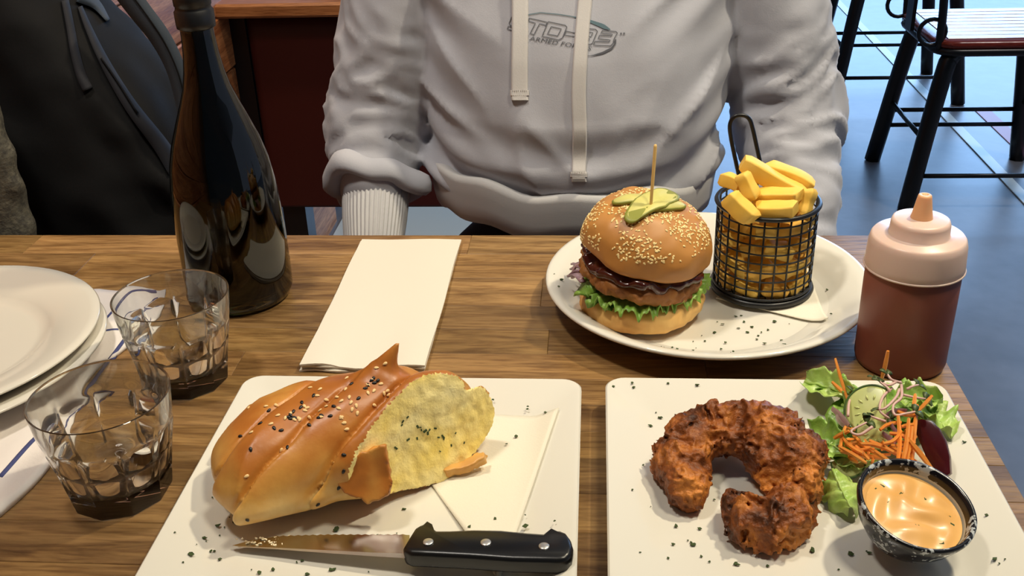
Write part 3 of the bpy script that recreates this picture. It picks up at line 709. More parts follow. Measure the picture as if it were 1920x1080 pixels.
for k, (cx, cy, z) in enumerate(((-.545, .705, .0055), (-.552, .712, .0145))):
    pr = [(0, .001), (.076, .001), (.078, 0), (.082, 0), (.085, .003), (.125, .0145), (.134, .0180), (.1355, .0192), (.134, .0206), (.126, .0198), (.098, .0140), (.092, .0100), (.086, .0062), (.08, .0055), (0, .005)]
    mk('dinner_plate', *lathe(pr, 96, (cx, cy, T+z)), M['china2'], label=['empty cream plate lying under another, on the striped cloth', 'empty cream plate on top of another, beside the tumblers'][k], cat='plate')

# ================================================================== striped cloth under plates
def cloth():
    a, b, c, d = P(300, 533, .003), P(318, 556, .003), P(0, 968, .003), P(-330, 830, .003); e = P(130, 560, .003)
    A = Vector((-.64, .855, 0)); B = P(312, 545, .003); Cc = P(-6, 968, .003); D = Vector((-.60, .52, 0))
    n, m = 28, 40
    top = []
    for i in range(m+1):
        u = i/m; l = A.lerp(D, u); r = B.lerp(Cc, u)
        r = r+Vector((.010*math.sin(u*3.0*PI)*(u > .02), 0, 0))
        for j in range(n+1):
            t = j/n; p = l.lerp(r, t); out = max(0, math.hypot(p.x+.556, p.y-.709)-.083)
            z = .0022+min(1, out/.06)*(.0010*(1+math.sin(38*t+9*u))+.0008*(1+math.sin(23*u+4*t)))
            top.append((p.x, p.y, T+z))
    V = top+[(x, y, T+.0003) for x, y, z in top]; F = []; K = len(top); ix = lambda i, j: i*(n+1)+j
    for i in range(m):
        for j in range(n):
            q = (ix(i, j), ix(i+1, j), ix(i+1, j+1), ix(i, j+1)); F += [q, tuple(k+K for k in reversed(q))]
    ed = [ix(0, j) for j in range(n)]+[ix(i, n) for i in range(m)]+[ix(m, j) for j in range(n, 0, -1)]+[ix(i, 0) for i in range(m, 0, -1)]
    for a_, b_ in zip(ed, ed[1:]+ed[:1]): F.append((a_, b_, b_+K, a_+K))
    o = fixn(mk('striped_cloth', V, F, M['striped'], label='white cloth with thin blue stripes under the cream plates', cat='cloth'))
    return o
clo = cloth(); ctree = bvh(clo)
def drop(tree, x, y, off):
    l, n, i, d = tree.ray_cast(Vector((x, y, T+.3)), Vector((0, 0, -1))); return (l if l is not None else Vector((x, y, T)))+Vector((0, 0, off))
def cstripe(pxs, w=.0032):
    pts = smoothpath([P(a, b, .004) for a, b in pxs], 10); L = []
    for i, p in enumerate(pts):
        t = (pts[min(i+1, len(pts)-1)]-pts[max(i-1, 0)]).normalized(); nn = Vector((-t.y, t.x, 0))*w/2
        A, B = drop(ctree, *(p+nn).xy, .0006), drop(ctree, *(p-nn).xy, .0006); L.append([A, B, B-Vector((0, 0, .0008)), A-Vector((0, 0, .0008))])
    mk('stripe', *loops(L), M['stripe'], clo)
cstripe([(262, 600), (200, 680), (130, 760), (60, 830), (0, 893)])
cstripe([(196, 604), (240, 556), (292, 545)], .0025)
cstripe([(190, 622), (225, 617), (260, 625)], .002)

# ================================================================== napkins
NX0, NX1, NY0, NY1 = -.243, -.139, .719, .970
def napkin(k, n, label):
    m1, m2 = 16, 24; z0 = .0004+k*.0019; th = .0016; V = []; F = []
    for s in (0, 1):
        for i in range(m2+1):
            for j in range(m1+1):
                u, t = j/m1, i/m2; x = NX0+(NX1-NX0)*u+.0006*math.sin(9*t+k*2)+.0008*(k-1); y = NY0+(NY1-NY0)*t+(.0012*math.sin(5*u*PI+k*1.9)-.0010*(1-k % 2))*(1-t)**4
                fr = (1-t)**6; sag = .0010*math.sin(u*2.4*PI+.6*k)*fr*(k+1)*.8+.0006*abs(math.sin(u*PI*3))*fr*k
                V.append((x, y, T+z0+s*th+max(sag, -.0003*k)+.0004*k*math.sin(7*u+3*t)*.5))
    K = (m1+1)*(m2+1); ix = lambda i, j: i*(m1+1)+j
    for i in range(m2):
        for j in range(m1):
            q = (ix(i, j), ix(i, j+1), ix(i+1, j+1), ix(i+1, j)); F += [tuple(a+K for a in q), tuple(reversed(q))]
    ed = [ix(0, j) for j in range(m1)]+[ix(i, m1) for i in range(m2)]+[ix(m2, j) for j in range(m1, 0, -1)]+[ix(i, 0) for i in range(m2, 0, -1)]
    for a, b in zip(ed, ed[1:]+ed[:1]): F.append((a, b, b+K, a+K))
    autosmooth(mk('paper_napkin', V, F, M['paper'], label=label, cat='napkin', group='folded napkins stacked on the table'), 50)
for k, l in enumerate(('folded white paper napkin at the bottom of the small stack', 'folded white paper napkin in the middle of the small stack', 'folded white paper napkin on top of the small stack')): napkin(k, 3, l)
def sheet(corners, hf, label, name='paper_sheet', n=26, bulge=None, mt='paper2'):
    a, b, c, d = [Vector(q) for q in corners]; V = []; F = []
    for s in (0, 1):
        for i in range(n+1):
            for j in range(n+1):
                u, t = j/n, i/n; p = a.lerp(b, u).lerp(d.lerp(c, u), t); z = hf(p.x, p.y)+.0007+(bulge(u, t) if bulge else 0)
                V.append((p.x, p.y, T+z+s*.0006))
    K = (n+1)**2; ix = lambda i, j: i*(n+1)+j
    for i in range(n):
        for j in range(n):
            q = (ix(i, j), ix(i, j+1), ix(i+1, j+1), ix(i+1, j)); F += [tuple(x+K for x in q), tuple(reversed(q))]
    ed = [ix(0, j) for j in range(n)]+[ix(i, n) for i in range(n)]+[ix(n, j) for j in range(n, 0, -1)]+[ix(i, 0) for i in range(n, 0, -1)]
    for x, y in zip(ed, ed[1:]+ed[:1]): F.append((x, y, y+K, x+K))
    return fixn(mk(name, V, F, M[mt], label=label, cat='napkin'))
bn_ = sheet([P(790, 770, .012), P(1048, 771, .016), P(935, 1078, .014), P(785, 872, .010)], lambda x, y: hsq(PLL, x, y), 'buttery white napkin lying under the torn end of the loaf', bulge=lambda u, t: .0008*(1+math.sin(7*u+3*t)))
sheet([P(1342, 560, .008), P(1490, 440, .011), P(1552, 606, .011), P(1440, 584, .008)], hround, 'folded white napkin corner poking out under the wire fries basket', bulge=lambda u, t: .0012+.004*max(0, u-.35)*(1-abs(2*t-1))*0+.005*max(0, u-.5)*max(0, .6-abs(t-.55)))

# ================================================================== wine bottle
bo = thing('bottle', (-.335, .855, T), 'dark olive glass wine bottle half full of water, behind the tumblers', 'bottle')
outp = [(0, .004), (.030, .002), (.040, 0), (.0462, .003), (.0488, .010), (.0492, .03), (.0490, .065), (.0480, .092), (.0462, .115), (.0432, .136), (.0378, .156), (.0312, .174), (.0250, .190), (.0200, .204), (.0170, .218), (.0150, .232), (.0140, .246), (.0138, .253)]
inn = [(r-.0028, z) for r, z in outp[6:]][::-1]+[(.0455, .03), (.0445, .012), (.03, .009), (.018, .013), (0, .016)]
cl = [(.0138, .2535), (.0160, .2545), (.0163, .258), (.0163, .268), (.0150, .2695), (.0146, .272), (.0154, .273), (.0156, .281), (.0148, .284), (.0120, .2845), (.0108, .282), (.0108, .254)]
mk('glass_body', *lathe(outp+[(.0136, .2538), (.0112, .2538)]+inn, 72, (-.335, .855, T)), M['bottle'], bo)
mk('collar', *lathe(cl+[cl[0]], 48, (-.335, .855, T)), M['black'], bo)
wz = .098
wp = [(0, .0165), (.018, .0135), (.03, .0095), (.0443, .0125), (.0453, .03), (.0460, .065), (.0450, .092), (.0446, wz), (0, wz)]
mk('water', *lathe(wp, 64, (-.335, .855, T)), M['water'], bo)

# ================================================================== tumblers
def tumbler(cx, cy, R, rot, label):
    n = 180; NF = 10; H = .080; k = R/.046
    def outer(a, z):
        base = np.interp(z, [0, .004, .016, .038, .056, .064, .080], [.0325, .0335, .0352, .0392, .0432, .0443, .0460])*k
        s = (a*NF/(2*PI)) % 1-.5; fac = math.cos(PI/NF)/math.cos(s*2*PI/NF)          # flat facets
        wgt = float(np.interp(z, [0, .050, .058, .062], [1, 1, .25, 0])); r = base*(1-wgt)+base*wgt*(fac*1.02)
        for z0, z1 in ((.017, .035), (.038, .056)):                                   # pressed panels
            if z0 < z < z1:
                e = min((z-z0)/.0022, (z1-z)/.0022, (.5-abs(s))/.07, 1); r -= .0011*max(0, e)
        return r
    zs = [0, .0012, .003, .008, .013, .016, .0172, .019, .022, .028, .033, .0348, .0365, .0382, .040, .044, .049, .053, .0556, .058, .060, .063, .068, .074, .0785, .0797]
    L = [[(cx+(outer(2*PI*i/n, z)-(.0010 if z == 0 else 0))*math.cos(2*PI*i/n+rot), cy+(outer(2*PI*i/n, z)-(.0010 if z == 0 else 0))*math.sin(2*PI*i/n+rot), T+z) for i in range(n)] for z in zs]
    inp = [(.0456*k, H), (.0449*k, H), (.0443*k, .0792), (.0430*k, .070), (.0412*k, .056), (.0385*k, .040), (.0350*k, .024), (.0325*k, .0178), (.028*k, .0150), (.020*k, .0138), (.010*k, .0132), (.002, .0130)]
    L += [[(cx+r*math.cos(2*PI*i/n+rot), cy+r*math.sin(2*PI*i/n+rot), T+z) for i in range(n)] for r, z in inp]
    return autosmooth(mk('tumbler', *loops(L), M['glass'], label=label, cat='glass', group='empty tumblers'), 28)
tumbler(-.329, .560, .0462, .3, 'clear faceted tumbler beside the corner of the loaf plate')
tumbler(-.334, .704, .0452, .1, 'clear faceted tumbler in front of the dark wine bottle')

# ================================================================== ketchup bottle
KX, KY = .247, .7475
kb = thing('squeeze_bottle', (KX, KY, T), 'soft plastic squeeze bottle of red-brown sauce with a pale nozzle lid', 'sauce bottle')
mk('bottle_body', *lathe([(0, .001), (.030, 0), (.0345, .002), (.0355, .006), (.0355, .030), (.0358, .060), (.0358, .086), (.0345, .0885), (0, .0885)], 72, (KX, KY, T)), M['ketchup'], kb)
ld = mk('screw_lid', *lathe([(.030, .086), (.0366, .086), (.0372, .0872), (.0370, .092), (.0362, .106), (.0350, .1105), (.0335, .1125), (.0230, .1128), (.0222, .1135), (.0218, .122), (.0208, .1250), (.019, .1256), (.0085, .1262), (.008, .1262), (0, .1262)], 72, (KX, KY, T)), M['lid'], kb)
mk('nozzle', *lathe([(.0082, .1262), (.0074, .130), (.0052, .143), (.0048, .1445), (.0040, .145), (.0022, .1448), (.002, .142), (0, .142)], 32, (KX, KY, T)), M['nozzle'], ld)
mk('lid_seam', *lathe([(.0364, .0855), (.0378, .0857), (.0380, .0864), (.0376, .0871), (.0364, .0871)], 72, (KX, KY, T)), M['lid'], ld)

# ================================================================== knife
kn = thing('steak_knife', P(700, 1030, .012), 'serrated knife with a black riveted handle resting on the loaf plate', 'knife')
def kz(x): return float(np.interp(x, [435, 760, 1075], [.0125, .0195, .0245]))
def kP(px, py, dz=0): h = kz(px)+dz; return P(px, py, h)
top = [(435, 1022), (470, 1013), (510, 1007)]+[(510+i*7, 1006-1.6*(i % 2)-min(3, i*.2)) for i in range(1, 37)]
bot = [(768, 1046), (700, 1042), (600, 1035), (520, 1029), (470, 1026)]
bl = [(435, 1023)]+top[1:]+[(768, 1003)]+bot
def slab_px(outl, dz0, dz1): return loops([[kP(a, b, dz0) for a, b in outl], [kP(a, b, dz1) for a, b in outl]])
mk('blade', *slab_px(bl, -.0013, 0), M['steel'], kn, smooth=False)
mk('blade_bevel', *slab_px([(445, 1024), (520, 1027), (600, 1031), (700, 1036), (768, 1038), (768, 1047), (700, 1043), (600, 1036), (520, 1030), (445, 1025.5)], -.0016, .0004), mat('bevel_steel', (222, 220, 214), .3, metal=.9), kn, smooth=False)
ho2 = [(757, 1040), (770, 1018), (779, 1004), (789, 998), (798, 998), (806, 1003), (820, 1008), (845, 1008), (890, 1006), (940, 1007), (990, 1012), (1020, 1014), (1036, 1012), (1050, 1008), (1062, 1013), (1071, 1025), (1075, 1040), (1072, 1054), (1062, 1063), (1045, 1066), (960, 1064), (880, 1058), (800, 1054), (772, 1053), (760, 1048)]
mk('handle', *prism([kP(a, b, 0) for a, b in ho2][::-1], -.0055, .0065, .0028), M['handle'], kn)
for a, b in ((803, 1017), (911, 1018), (1020, 1025)):
    c = kP(a, b, .0064); mk('rivet', *lathe([(0, 0), (.0032, 0), (.0032, .0006), (.0028, .0009), (0, .0010)], 20, c), M['rivet'], kn)

# ================================================================== loaf
lf = thing('bread_loaf', P(600, 900, .01), 'golden plaited garlic loaf with sesame seeds, one end torn open', 'bread')
foot = [(-.222, .496), (-.246, .522), (-.258, .562), (-.246, .598), (-.205, .618), (-.150, .624), (-.095, .618), (-.055, .600), (-.045, .560), (-.085, .530), (-.135, .525), (-.165, .519), (-.192, .507)]
Z0 = T+.0125; GN = np.array([.86, -.51]); FN = np.array([.74, -.673]); FP = np.array([-.122, .556]); GW = .0300
def seam(r):
    s = r[:, 0]*GN[0]+r[:, 1]*GN[1]-.30*(r[:, 2]-Z0)+.0016*pn(r*45); ph = s/GW+.10; return ph-np.floor(ph)
def loaf_parts(p):
    x, y, z = p[:, 0], p[:, 1], p[:, 2]-Z0
    d2 = poly2(x, y, foot)+.002; wd = .054; t = -d2; q = np.clip(1-t/wd, 0, 3)
    Hh = np.interp(x, [-.26, -.22, -.18, -.13], [.048, .057, .065, .071]); zc = .020
    zz = np.where(z > zc, (z-zc)/(Hh-zc), (z-zc)/.024)
    d = ((q**2.1+np.abs(zz)**2.1)**(1/2.1)-1)*.034
    def gr(r):
        Z = r[:, 2]-Z0; fr = seam(r); dist = np.minimum(fr, 1-fr); hi = np.clip((Z-.006)/.016, 0, 1)
        return hi*(.0016*np.sin(PI*fr)+.0030*(1-fr)*np.clip(fr/.10, 0, 1)-.0022*np.exp(-(dist/.075)**2))+.0016*pn(r*34)+.0008*pn(r*np.array([20, 20, 60]))
    m = np.abs(d) < .02; e = np.zeros(len(d)); e[m] = gr(p[m]); d = d-e
    # torn spike standing up at the top
    a, b, c = np.array([-.160, .580, T+.062]), np.array([-.143, .584, T+.083]), np.array([-.130, .587, T+.1055])
    sp = np.minimum(cap(p, a, b, .0170, .0105)[0], cap(p, b, c, .0105, .0010)[0]); d = smin(d, sp, .007)
    cut = (x-FP[0])*FN[0]+(y-FP[1])*FN[1]+.10*(z-.04)
    mm = np.abs(cut) < .02; cc = cut.copy(); cc[mm] += .0010*fbm(p[mm]*120, 2)+.0050*pn(p[mm]*20)
    return d, cc
def loaf(p):
    d, cc = loaf_parts(p); return np.maximum(d, cc)
lv, lfc = surfnet(loaf, (-.285, .475, T+.004), (-.04, .650, T+.112), .0018, 2)
lfa = np.array(lfc); dm, cm = loaf_parts(lv[lfa].mean(1)); isc = cm > dm+.0002
def sub(vs, fs):
    used = sorted(set(i for q in fs for i in q)); mp = {k: n for n, k in enumerate(used)}; return vs[used], [[mp[i] for i in q] for q in fs], used
cv, cf, _u = sub(lv, [q for q, s in zip(lfc, isc) if not s])
cr = mk('crust', cv, cf, M['crust'], lf, label='glossy brown plaited crust')
def bakeattr(o, vals):
    at = o.data.attributes.new('bake', 'FLOAT', 'POINT'); at.data.foreach_set('value', np.asarray(vals, np.float32))
zz_ = cv[:, 2]-Z0; fr_ = seam(cv)
crk = np.exp(-(np.minimum(fr_, 1-fr_)/.07)**2)*np.clip((.05-zz_)/.03, 0, 1)
bakeattr(cr, np.clip(np.interp(zz_, [.002, .014, .03, .05, .075], [.30, .12, .22, .44, .58])+.14*pn(cv*26)-.16*crk, 0, 1))
crm = mk('crumb', *sub(lv, [q for q, s in zip(lfc, isc) if s])[:2], M['crumb'], lf, label='pale yellow buttery crumb of the torn end')
# crust flap folded over the front
def slabpx(outl, c, n, th, name, m, res, bk):
    c = Vector(c); n = Vector(n).normalized(); U = Vector((1, 0, 0)); U = (U-n*U.dot(n)).normalized(); W_ = n.cross(U); pts = []
    for a, b in outl:
        d = ray(a, b); p = CAM+d*((c-CAM).dot(n)/d.dot(n)); pts.append(((p-c).dot(U), (p-c).dot(W_)))
    def fn(p):
        q = p-np.array(c); a, b, h = q@np.array(U), q@np.array(W_), q@np.array(n); h = h-.9*(a*a+b*b)*4
        d = np.maximum(poly2(a, b, pts)+.0015*pn(p*180), np.abs(h)-th/2+.0012*pn(p*70)); return d-.0008
    cs = [c+U*a+W_*b for a, b in pts]; lo = [min(p[k] for p in cs)-.02 for k in range(3)]; hi = [max(p[k] for p in cs)+.02 for k in range(3)]
    v, f = surfnet(fn, lo, hi, res, 1); o = mk(name, v, f, m, lf); bakeattr(o, np.clip(bk+.2*pn(v*60), 0, 1)); return o
slabpx([(634, 868), (650, 858), (690, 845), (722, 834), (727, 870), (733, 905), (728, 925), (712, 934), (690, 938), (672, 928), (648, 918), (636, 898)], (-.147, .522, T+.035), (.12, -.86, .45), .0075, 'crust_flap', M['crust'], .0014, .45)
slabpx([(832, 886), (850, 876), (912, 852), (908, 862), (880, 878), (838, 890)], (-.088, .583, T+.019), (-.1, -.35, .95), .005, 'crust_shard', M['crust'], .0010, .3)
def seedmesh(m, a=.0017, b=.0011, c=.0006):
    v, f = lathe([(math.sin(PI*k/6)*(1-.25*math.cos(PI*k/6)), -math.cos(PI*k/6)) for k in range(7)], 8); v = np.stack([v[:, 2]*a, v[:, 0]*b, v[:, 1]*c], -1)
    me = bpy.data.meshes.new('seed'); me.from_pydata(v.tolist(), [], [tuple(q) for q in f]); me.polygons.foreach_set('use_smooth', [True]*len(me.polygons)); me.materials.append(m); return me
sw, sb_ = seedmesh(M['seedw']), seedmesh(M['seedb'])
ltree = bvh(cr)
def basis(l, n, ang):
    n = n.normalized(); U = Vector((1, 0, .2)); U = (U-n*U.dot(n)).normalized(); W_ = n.cross(U); U2 = U*math.cos(ang)+W_*math.sin(ang); W2 = n.cross(U2)
    return Matrix(((U2.x, W2.x, n.x, l.x), (U2.y, W2.y, n.y, l.y), (U2.z, W2.z, n.z, l.z), (0, 0, 0, 1)))
white_px = [(466, 765), (499, 762), (518, 760), (508, 795), (521, 779), (535, 784), (471, 811), (527, 844), (462, 893), (560, 785), (552, 787), (572, 770), (576, 765), (571, 762), (580, 783), (600, 770), (612, 762), (595, 742), (600, 730), (582, 727), (562, 787), (545, 776), (602, 782), (635, 766), (640, 783), (648, 730), (655, 745), (658, 755), (640, 752), (650, 709), (640, 783), (645, 793), (668, 761), (670, 775), (650, 805), (701, 733), (690, 737), (720, 738), (726, 733), (728, 740), (702, 760), (706, 690), (722, 682), (698, 712), (714, 720), (690, 722), (680, 837), (686, 834), (660, 768), (612, 750), (632, 745)]
black_px = [(504, 770), (488, 794), (451, 818), (470, 843), (514, 803), (527, 807), (540, 782), (545, 778), (550, 772), (545, 785), (552, 783), (566, 755), (580, 797), (540, 715), (568, 711), (598, 783), (603, 779), (619, 780), (626, 762), (588, 742), (564, 764), (539, 839), (645, 853), (635, 915), (596, 946), (464, 975), (672, 747), (685, 728), (697, 713), (702, 718), (708, 714), (700, 710), (659, 720), (690, 722), (644, 884)]
for pts, me in ((white_px, sw), (black_px, sb_)):
    for a, b in pts:
        l, n = hitpx(ltree, a, b)
        if l is None: continue
        inst('sesame_seed', me, basis(l+n*.0003, n, random.uniform(0, PI)), lf)
ctr = bvh(crm); V = []; F = []
for a, b in [(755, 790), (764, 782), (753, 797), (783, 800), (790, 806), (797, 808), (802, 812), (816, 803), (782, 822), (765, 824), (822, 820), (830, 818), (832, 822), (854, 812), (825, 846), (805, 806), (788, 801), (742, 840), (870, 830), (846, 835)]:
    l, n = hitpx(ctr, a, b)
    if l is None: continue
    q = random.uniform(.0006, .0015); v, f = xf(box((-q, -q*.5, -.0003), (q, q*.5, .0005)), basis(l, n, random.uniform(0, 3))); F += [tuple(i+len(V) for i in k) for k in f]; V += [tuple(p) for p in v]
mk('herb_flecks', V, F, M['herb'], crm, smooth=False, kind='stuff')
# flakes of herb, crumbs: uncountable, one mesh per plate
def flakes(name, pts, mt, label, cat, hf, parent=None, size=(.0006, .0026), keep=None):
    V = []; F = []
    for (x, y) in pts:
        if keep and not keep(x, y): continue
        s = random.uniform(*size); a0 = random.uniform(0, 6.3); n = random.randint(4, 6); z = T+hf(x, y)+.0003; b = len(V)
        ring = [(x+s*random.uniform(.45, 1)*math.cos(a0+2*PI*k/n), y+s*random.uniform(.3, .9)*math.sin(a0+2*PI*k/n), z+.0002+random.uniform(0, s*.5)) for k in range(n)]
        V += ring+[(p[0], p[1], p[2]+.0004) for p in ring]; F.append(tuple(b+n+k for k in range(n))); F.append(tuple(b+n-1-k for k in range(n)))
        for k in range(n): F.append((b+k, b+(k+1) % n, b+n+(k+1) % n, b+n+k))
    return mk(name, V, F, M[mt], parent, smooth=False, label=label, cat=cat, kind='stuff')
hL = lambda x, y: hsq(PLL, x, y); hR = lambda x, y: hsq(PLR, x, y)
fl = [(387, 1016), (385, 1012), (409, 985), (411, 1000), (401, 1029), (411, 1042), (395, 1030), (370, 1026), (333, 1018), (323, 973), (400, 942), (409, 942), (430, 966), (440, 973), (470, 1060), (510, 1060), (485, 1066), (555, 1046), (565, 1043), (630, 983), (628, 987), (707, 995), (743, 992), (575, 1068), (620, 1060), (625, 1060), (690, 1064), (916, 721), (920, 724), (958, 724), (1044, 733), (990, 768), (989, 771), (1068, 715), (880, 985), (928, 970), (967, 816), (985, 967), (985, 988), (1040, 997), (870, 770), (925, 760), (1022, 780), (950, 830), (757, 947), (900, 770), (345, 1062), (290, 1060), (360, 1045), (440, 960), (420, 985)]
flakes('parsley_flakes', [P(a, b, .012)[:2] for a, b in fl], 'herb', 'green parsley flakes scattered over the loaf plate', 'herbs', lambda x, y: hL(x, y)+(.0022 if -.11 < x < -.02 and y > .50 else 0), keep=lambda x, y: PLL[0]+.003 < x < PLL[1]-.003 and PLL[2] < y < PLL[3]-.003)
# crumbs by the knife
flakes('bread_crumbs', [P(random.gauss(490, 22), random.gauss(1016, 3.5), .014)[:2] for _ in range(34)]+[P(541, 1005, .014)[:2], P(545, 1008, .014)[:2], P(537, 1011, .014)[:2]], 'crumbs', 'white bread crumbs lying by the tip of the knife', 'crumbs', lambda x, y: hL(x, y)+.0052, size=(.0006, .0018))

# ================================================================== fried chicken
def chicken(path, label, seed):
    pts = [np.array(P(a, b, h)) for a, b, h, r in path]; rs = [r for *_, r in path]
    def fn(p):
        d = np.full(len(p), 9.)
        for i in range(len(pts)-1): d = smin(d, cap(p, pts[i], pts[i+1], rs[i], rs[i+1])[0], .008)
        m = np.abs(d) < .02; q = p[m]+seed; e = np.zeros(len(d))
        wv = q+.006*np.stack([pn(q*45), pn(q*45+9), pn(q*45+21)], -1)
        rid = 1-np.abs(pn(wv*62))*2; r2 = 1-np.abs(pn(wv*150+5))*2
        e[m] = .0050*pn(q*46)+.0036*rid+.0024*r2+.0012*pn(q*330)-.0010
        return np.maximum(d-e, T+.0088-p[:, 2])
    A = np.array(pts); R = max(rs)+.016
    return mk('fried_chicken', *surfnet(fn, A.min(0)-R, A.max(0)+R, .00135, 1), M['chicken'], label=label, cat='fried chicken')
chicken([(1290, 915, .020, .0120), (1280, 868, .024, .0140), (1290, 828, .029, .0145), (1335, 803, .032, .0140), (1395, 803, .034, .0150), (1450, 830, .034, .0180), (1478, 868, .031, .0200), (1488, 905, .026, .0160)], 'crisp brown fried chicken strip curled into an arch on the salad plate', 0)
chicken([(1388, 958, .020, .0105), (1425, 978, .021, .0140), (1462, 975, .021, .0150), (1488, 950, .020, .0120)], 'short dark crisp fried chicken piece lying below the curled strip', 5.3)

# ================================================================== sauce bowl
bn3 = Vector((.152, -.217, 1)).normalized(); bc = Vector((.1907, .5057, T+.0455))
Qb = bn3.to_track_quat('Z', 'Y').to_matrix().to_4x4(); Mb = Matrix.Translation(bc) @ Qb
bw = thing('sauce_bowl', bc-bn3*.0335, 'small black speckled bowl of orange sauce tilted on the salad plate', 'bowl')
mk('bowl', *xf(lathe([(0, -.0300), (.013, -.0305), (.0175, -.0315), (.0190, -.030), (.0235, -.0250), (.0300, -.0150), (.0338, -.005), (.0350, -.001), (.0348, .0012), (.0336, .0018), (.0322, .0010), (.0312, -.0030), (.0306, -.006)], 64), Mb), M['speckle'], bw)
mk('bowl_lining', *xf(lathe([(.0323, .0009), (.0314, -.0028), (.0290, -.0120), (.0235, -.0200), (.015, -.0255), (0, -.027)], 64), Mb), mat('cream_glaze', (206, 194, 170), .25), bw)
def sauce():
    V = []; n = 64; m = 22; F = []
    for i in range(m+1):
        for k in range(n):
            r = .0300*i/m; a = 2*PI*k/n; x, y = r*math.cos(a), r*math.sin(a)
            sw = math.sin(x*240+2.2*math.sin(y*170+1))*.7+.6*math.sin(y*230+x*110+1.5*math.sin(x*160))
            V.append((x-.0012, y, -.0070+.0013*sw*(1-(i/m)**4)+.0025*(1-(i/m)**2)-.05*x*0))
    for i in range(m):
        for k in range(n): F.append((i*n+k, i*n+(k+1) % n, (i+1)*n+(k+1) % n, (i+1)*n+k))
    return xf((np.array(V), F), Mb)
so = mk('sauce', *sauce(), M['sauce'], bw)
stree = bvh(so)
fp = [(1655, 910), (1642, 916), (1720, 984), (1779, 966), (1793, 968), (1786, 983), (1735, 935), (1765, 1018), (1690, 925), (1665, 940)]
V = []; F = []
for a, b in fp:
    l, n = hitpx(stree, a, b)
    if l is None: continue
    s = random.uniform(.0008, .0016); v, f = box((-s, -s*.5, -.0002), (s, s*.5, .0003)); v, f = xf((v, f), basis(l+n*.0002, n, random.uniform(0, 3))); F += [tuple(i+len(V) for i in q) for q in f]; V += [tuple(p) for p in v]
mk('herb_flecks', V, F, M['herb'], bw, smooth=False, kind='stuff')

# ================================================================== salad
def leaf(c, U, N, L, Wd, label, m, wav=.004, curl=.35, seed=0, name='lettuce_leaf', th=.0007):
    c = Vector(c); U = Vector(U).normalized(); N = Vector(N); N = (N-U*N.dot(U)).normalized(); S = N.cross(U); n, k = 22, 14; G = []
    for i in range(n+1):
        u = i/n; wd = Wd*math.sin(PI*(.06+.90*u)**.8)**.7
        for j in range(k+1):
            s = (j/k-.5)*2; e = abs(s)**2; ruf = wav*e*(math.sin(u*17+seed+3*(s > 0))+.6*math.sin(u*31+seed*2+s))
            wd2 = wd*(1+.10*math.sin(u*23+seed)*abs(s)); h = curl*Wd*s*s*.8-.25*L*(u-.45)**2*2*curl+ruf+.0012*math.sin(u*26+abs(s)*5+seed)
            G.append(c+U*(L*(u-.5))+S*(wd2*s*.5)+N*h)
    V = [tuple(p) for p in G]+[tuple(p-N*th) for p in G]; K = len(G); F = []; ix = lambda i, j: i*(k+1)+j
    for i in range(n):
        for j in range(k):
            q = (ix(i, j), ix(i, j+1), ix(i+1, j+1), ix(i+1, j)); F += [q, tuple(a+K for a in reversed(q))]
    ed = [ix(0, j) for j in range(k)]+[ix(i, k) for i in range(n)]+[ix(n, j) for j in range(k, 0, -1)]+[ix(i, 0) for i in range(n, 0, -1)]
    for a, b in zip(ed, ed[1:]+ed[:1]): F.append((a, b, b+K, a+K))
    lo = fixn(mk(name, V, F, M[m], label=label, cat='lettuce', group='lettuce leaves of the side salad'))
    mk('midrib', *tube([G[ix(i, k//2)]+N*.0003 for i in range(0, n+1, 2)], [.0011*(1-.8*i/n)+.0002 for i in range(0, n+1, 2)], 6), M['lettuce2'], lo); return lo
leaf(P(1556, 728, .030), (.75, -.55, .05), (-.3, -.45, .9), .040, .022, 'long green lettuce leaf sticking out behind the cucumber', 'lettuce2', .0015, .45, 1)
leaf(P(1568, 735, .024), (.75, -.6, .0), (-.1, -.2, .9), .044, .020, 'folded green lettuce leaf under the long leaf at the plate rim', 'lettuce', .0015, .45, 2)
leaf(P(1757, 785, .026), (.3, -.9, -.1), (.3, -.3, .9), .036, .026, 'bright curly lettuce leaf behind the beetroot slice', 'lettuce2', .003, .3, 3)
leaf(P(1555, 832, .024), (.55, -.8, .1), (-.5, -.3, .8), .040, .026, 'green lettuce leaf between the chicken and the shredded carrot', 'lettuce', .003, .4, 4)
leaf(P(1578, 918, .022), (.15, -.95, -.15), (-.2, -.35, .9), .034, .024, 'bright green crinkled leaf touching the sauce bowl', 'lettuce2', .0035, -.45, 5)
leaf(P(1600, 860, .020), (.9, -.3, 0), (0, -.3, .9), .034, .022, 'pale green leaf at the front under the carrot', 'lettuce2', .002, .3, 6)
leaf(P(1700, 765, .024), (.9, .2, .05), (.1, -.2, .95), .046, .034, 'dark green lettuce leaf buried under the sprouts', 'lettuce', .003, .3, 7)
leaf(P(1725, 748, .034), (.85, -.25, .1), (.2, -.5, .8), .030, .020, 'small curled lettuce leaf beside the upright carrot shred', 'lettuce2', .003, .5, 9)
leaf(P(1612, 780, .028), (.5, -.8, .0), (-.5, -.3, .8), .036, .026, 'dark lettuce leaf tucked behind the onion strips', 'lettuce', .003, .4, 10)
leaf(P(1650, 800, .016), (.9, .1, .0), (0, 0, 1), .070, .060, 'large green lettuce leaf at the bottom of the salad', 'lettuce', .003, .15, 8)
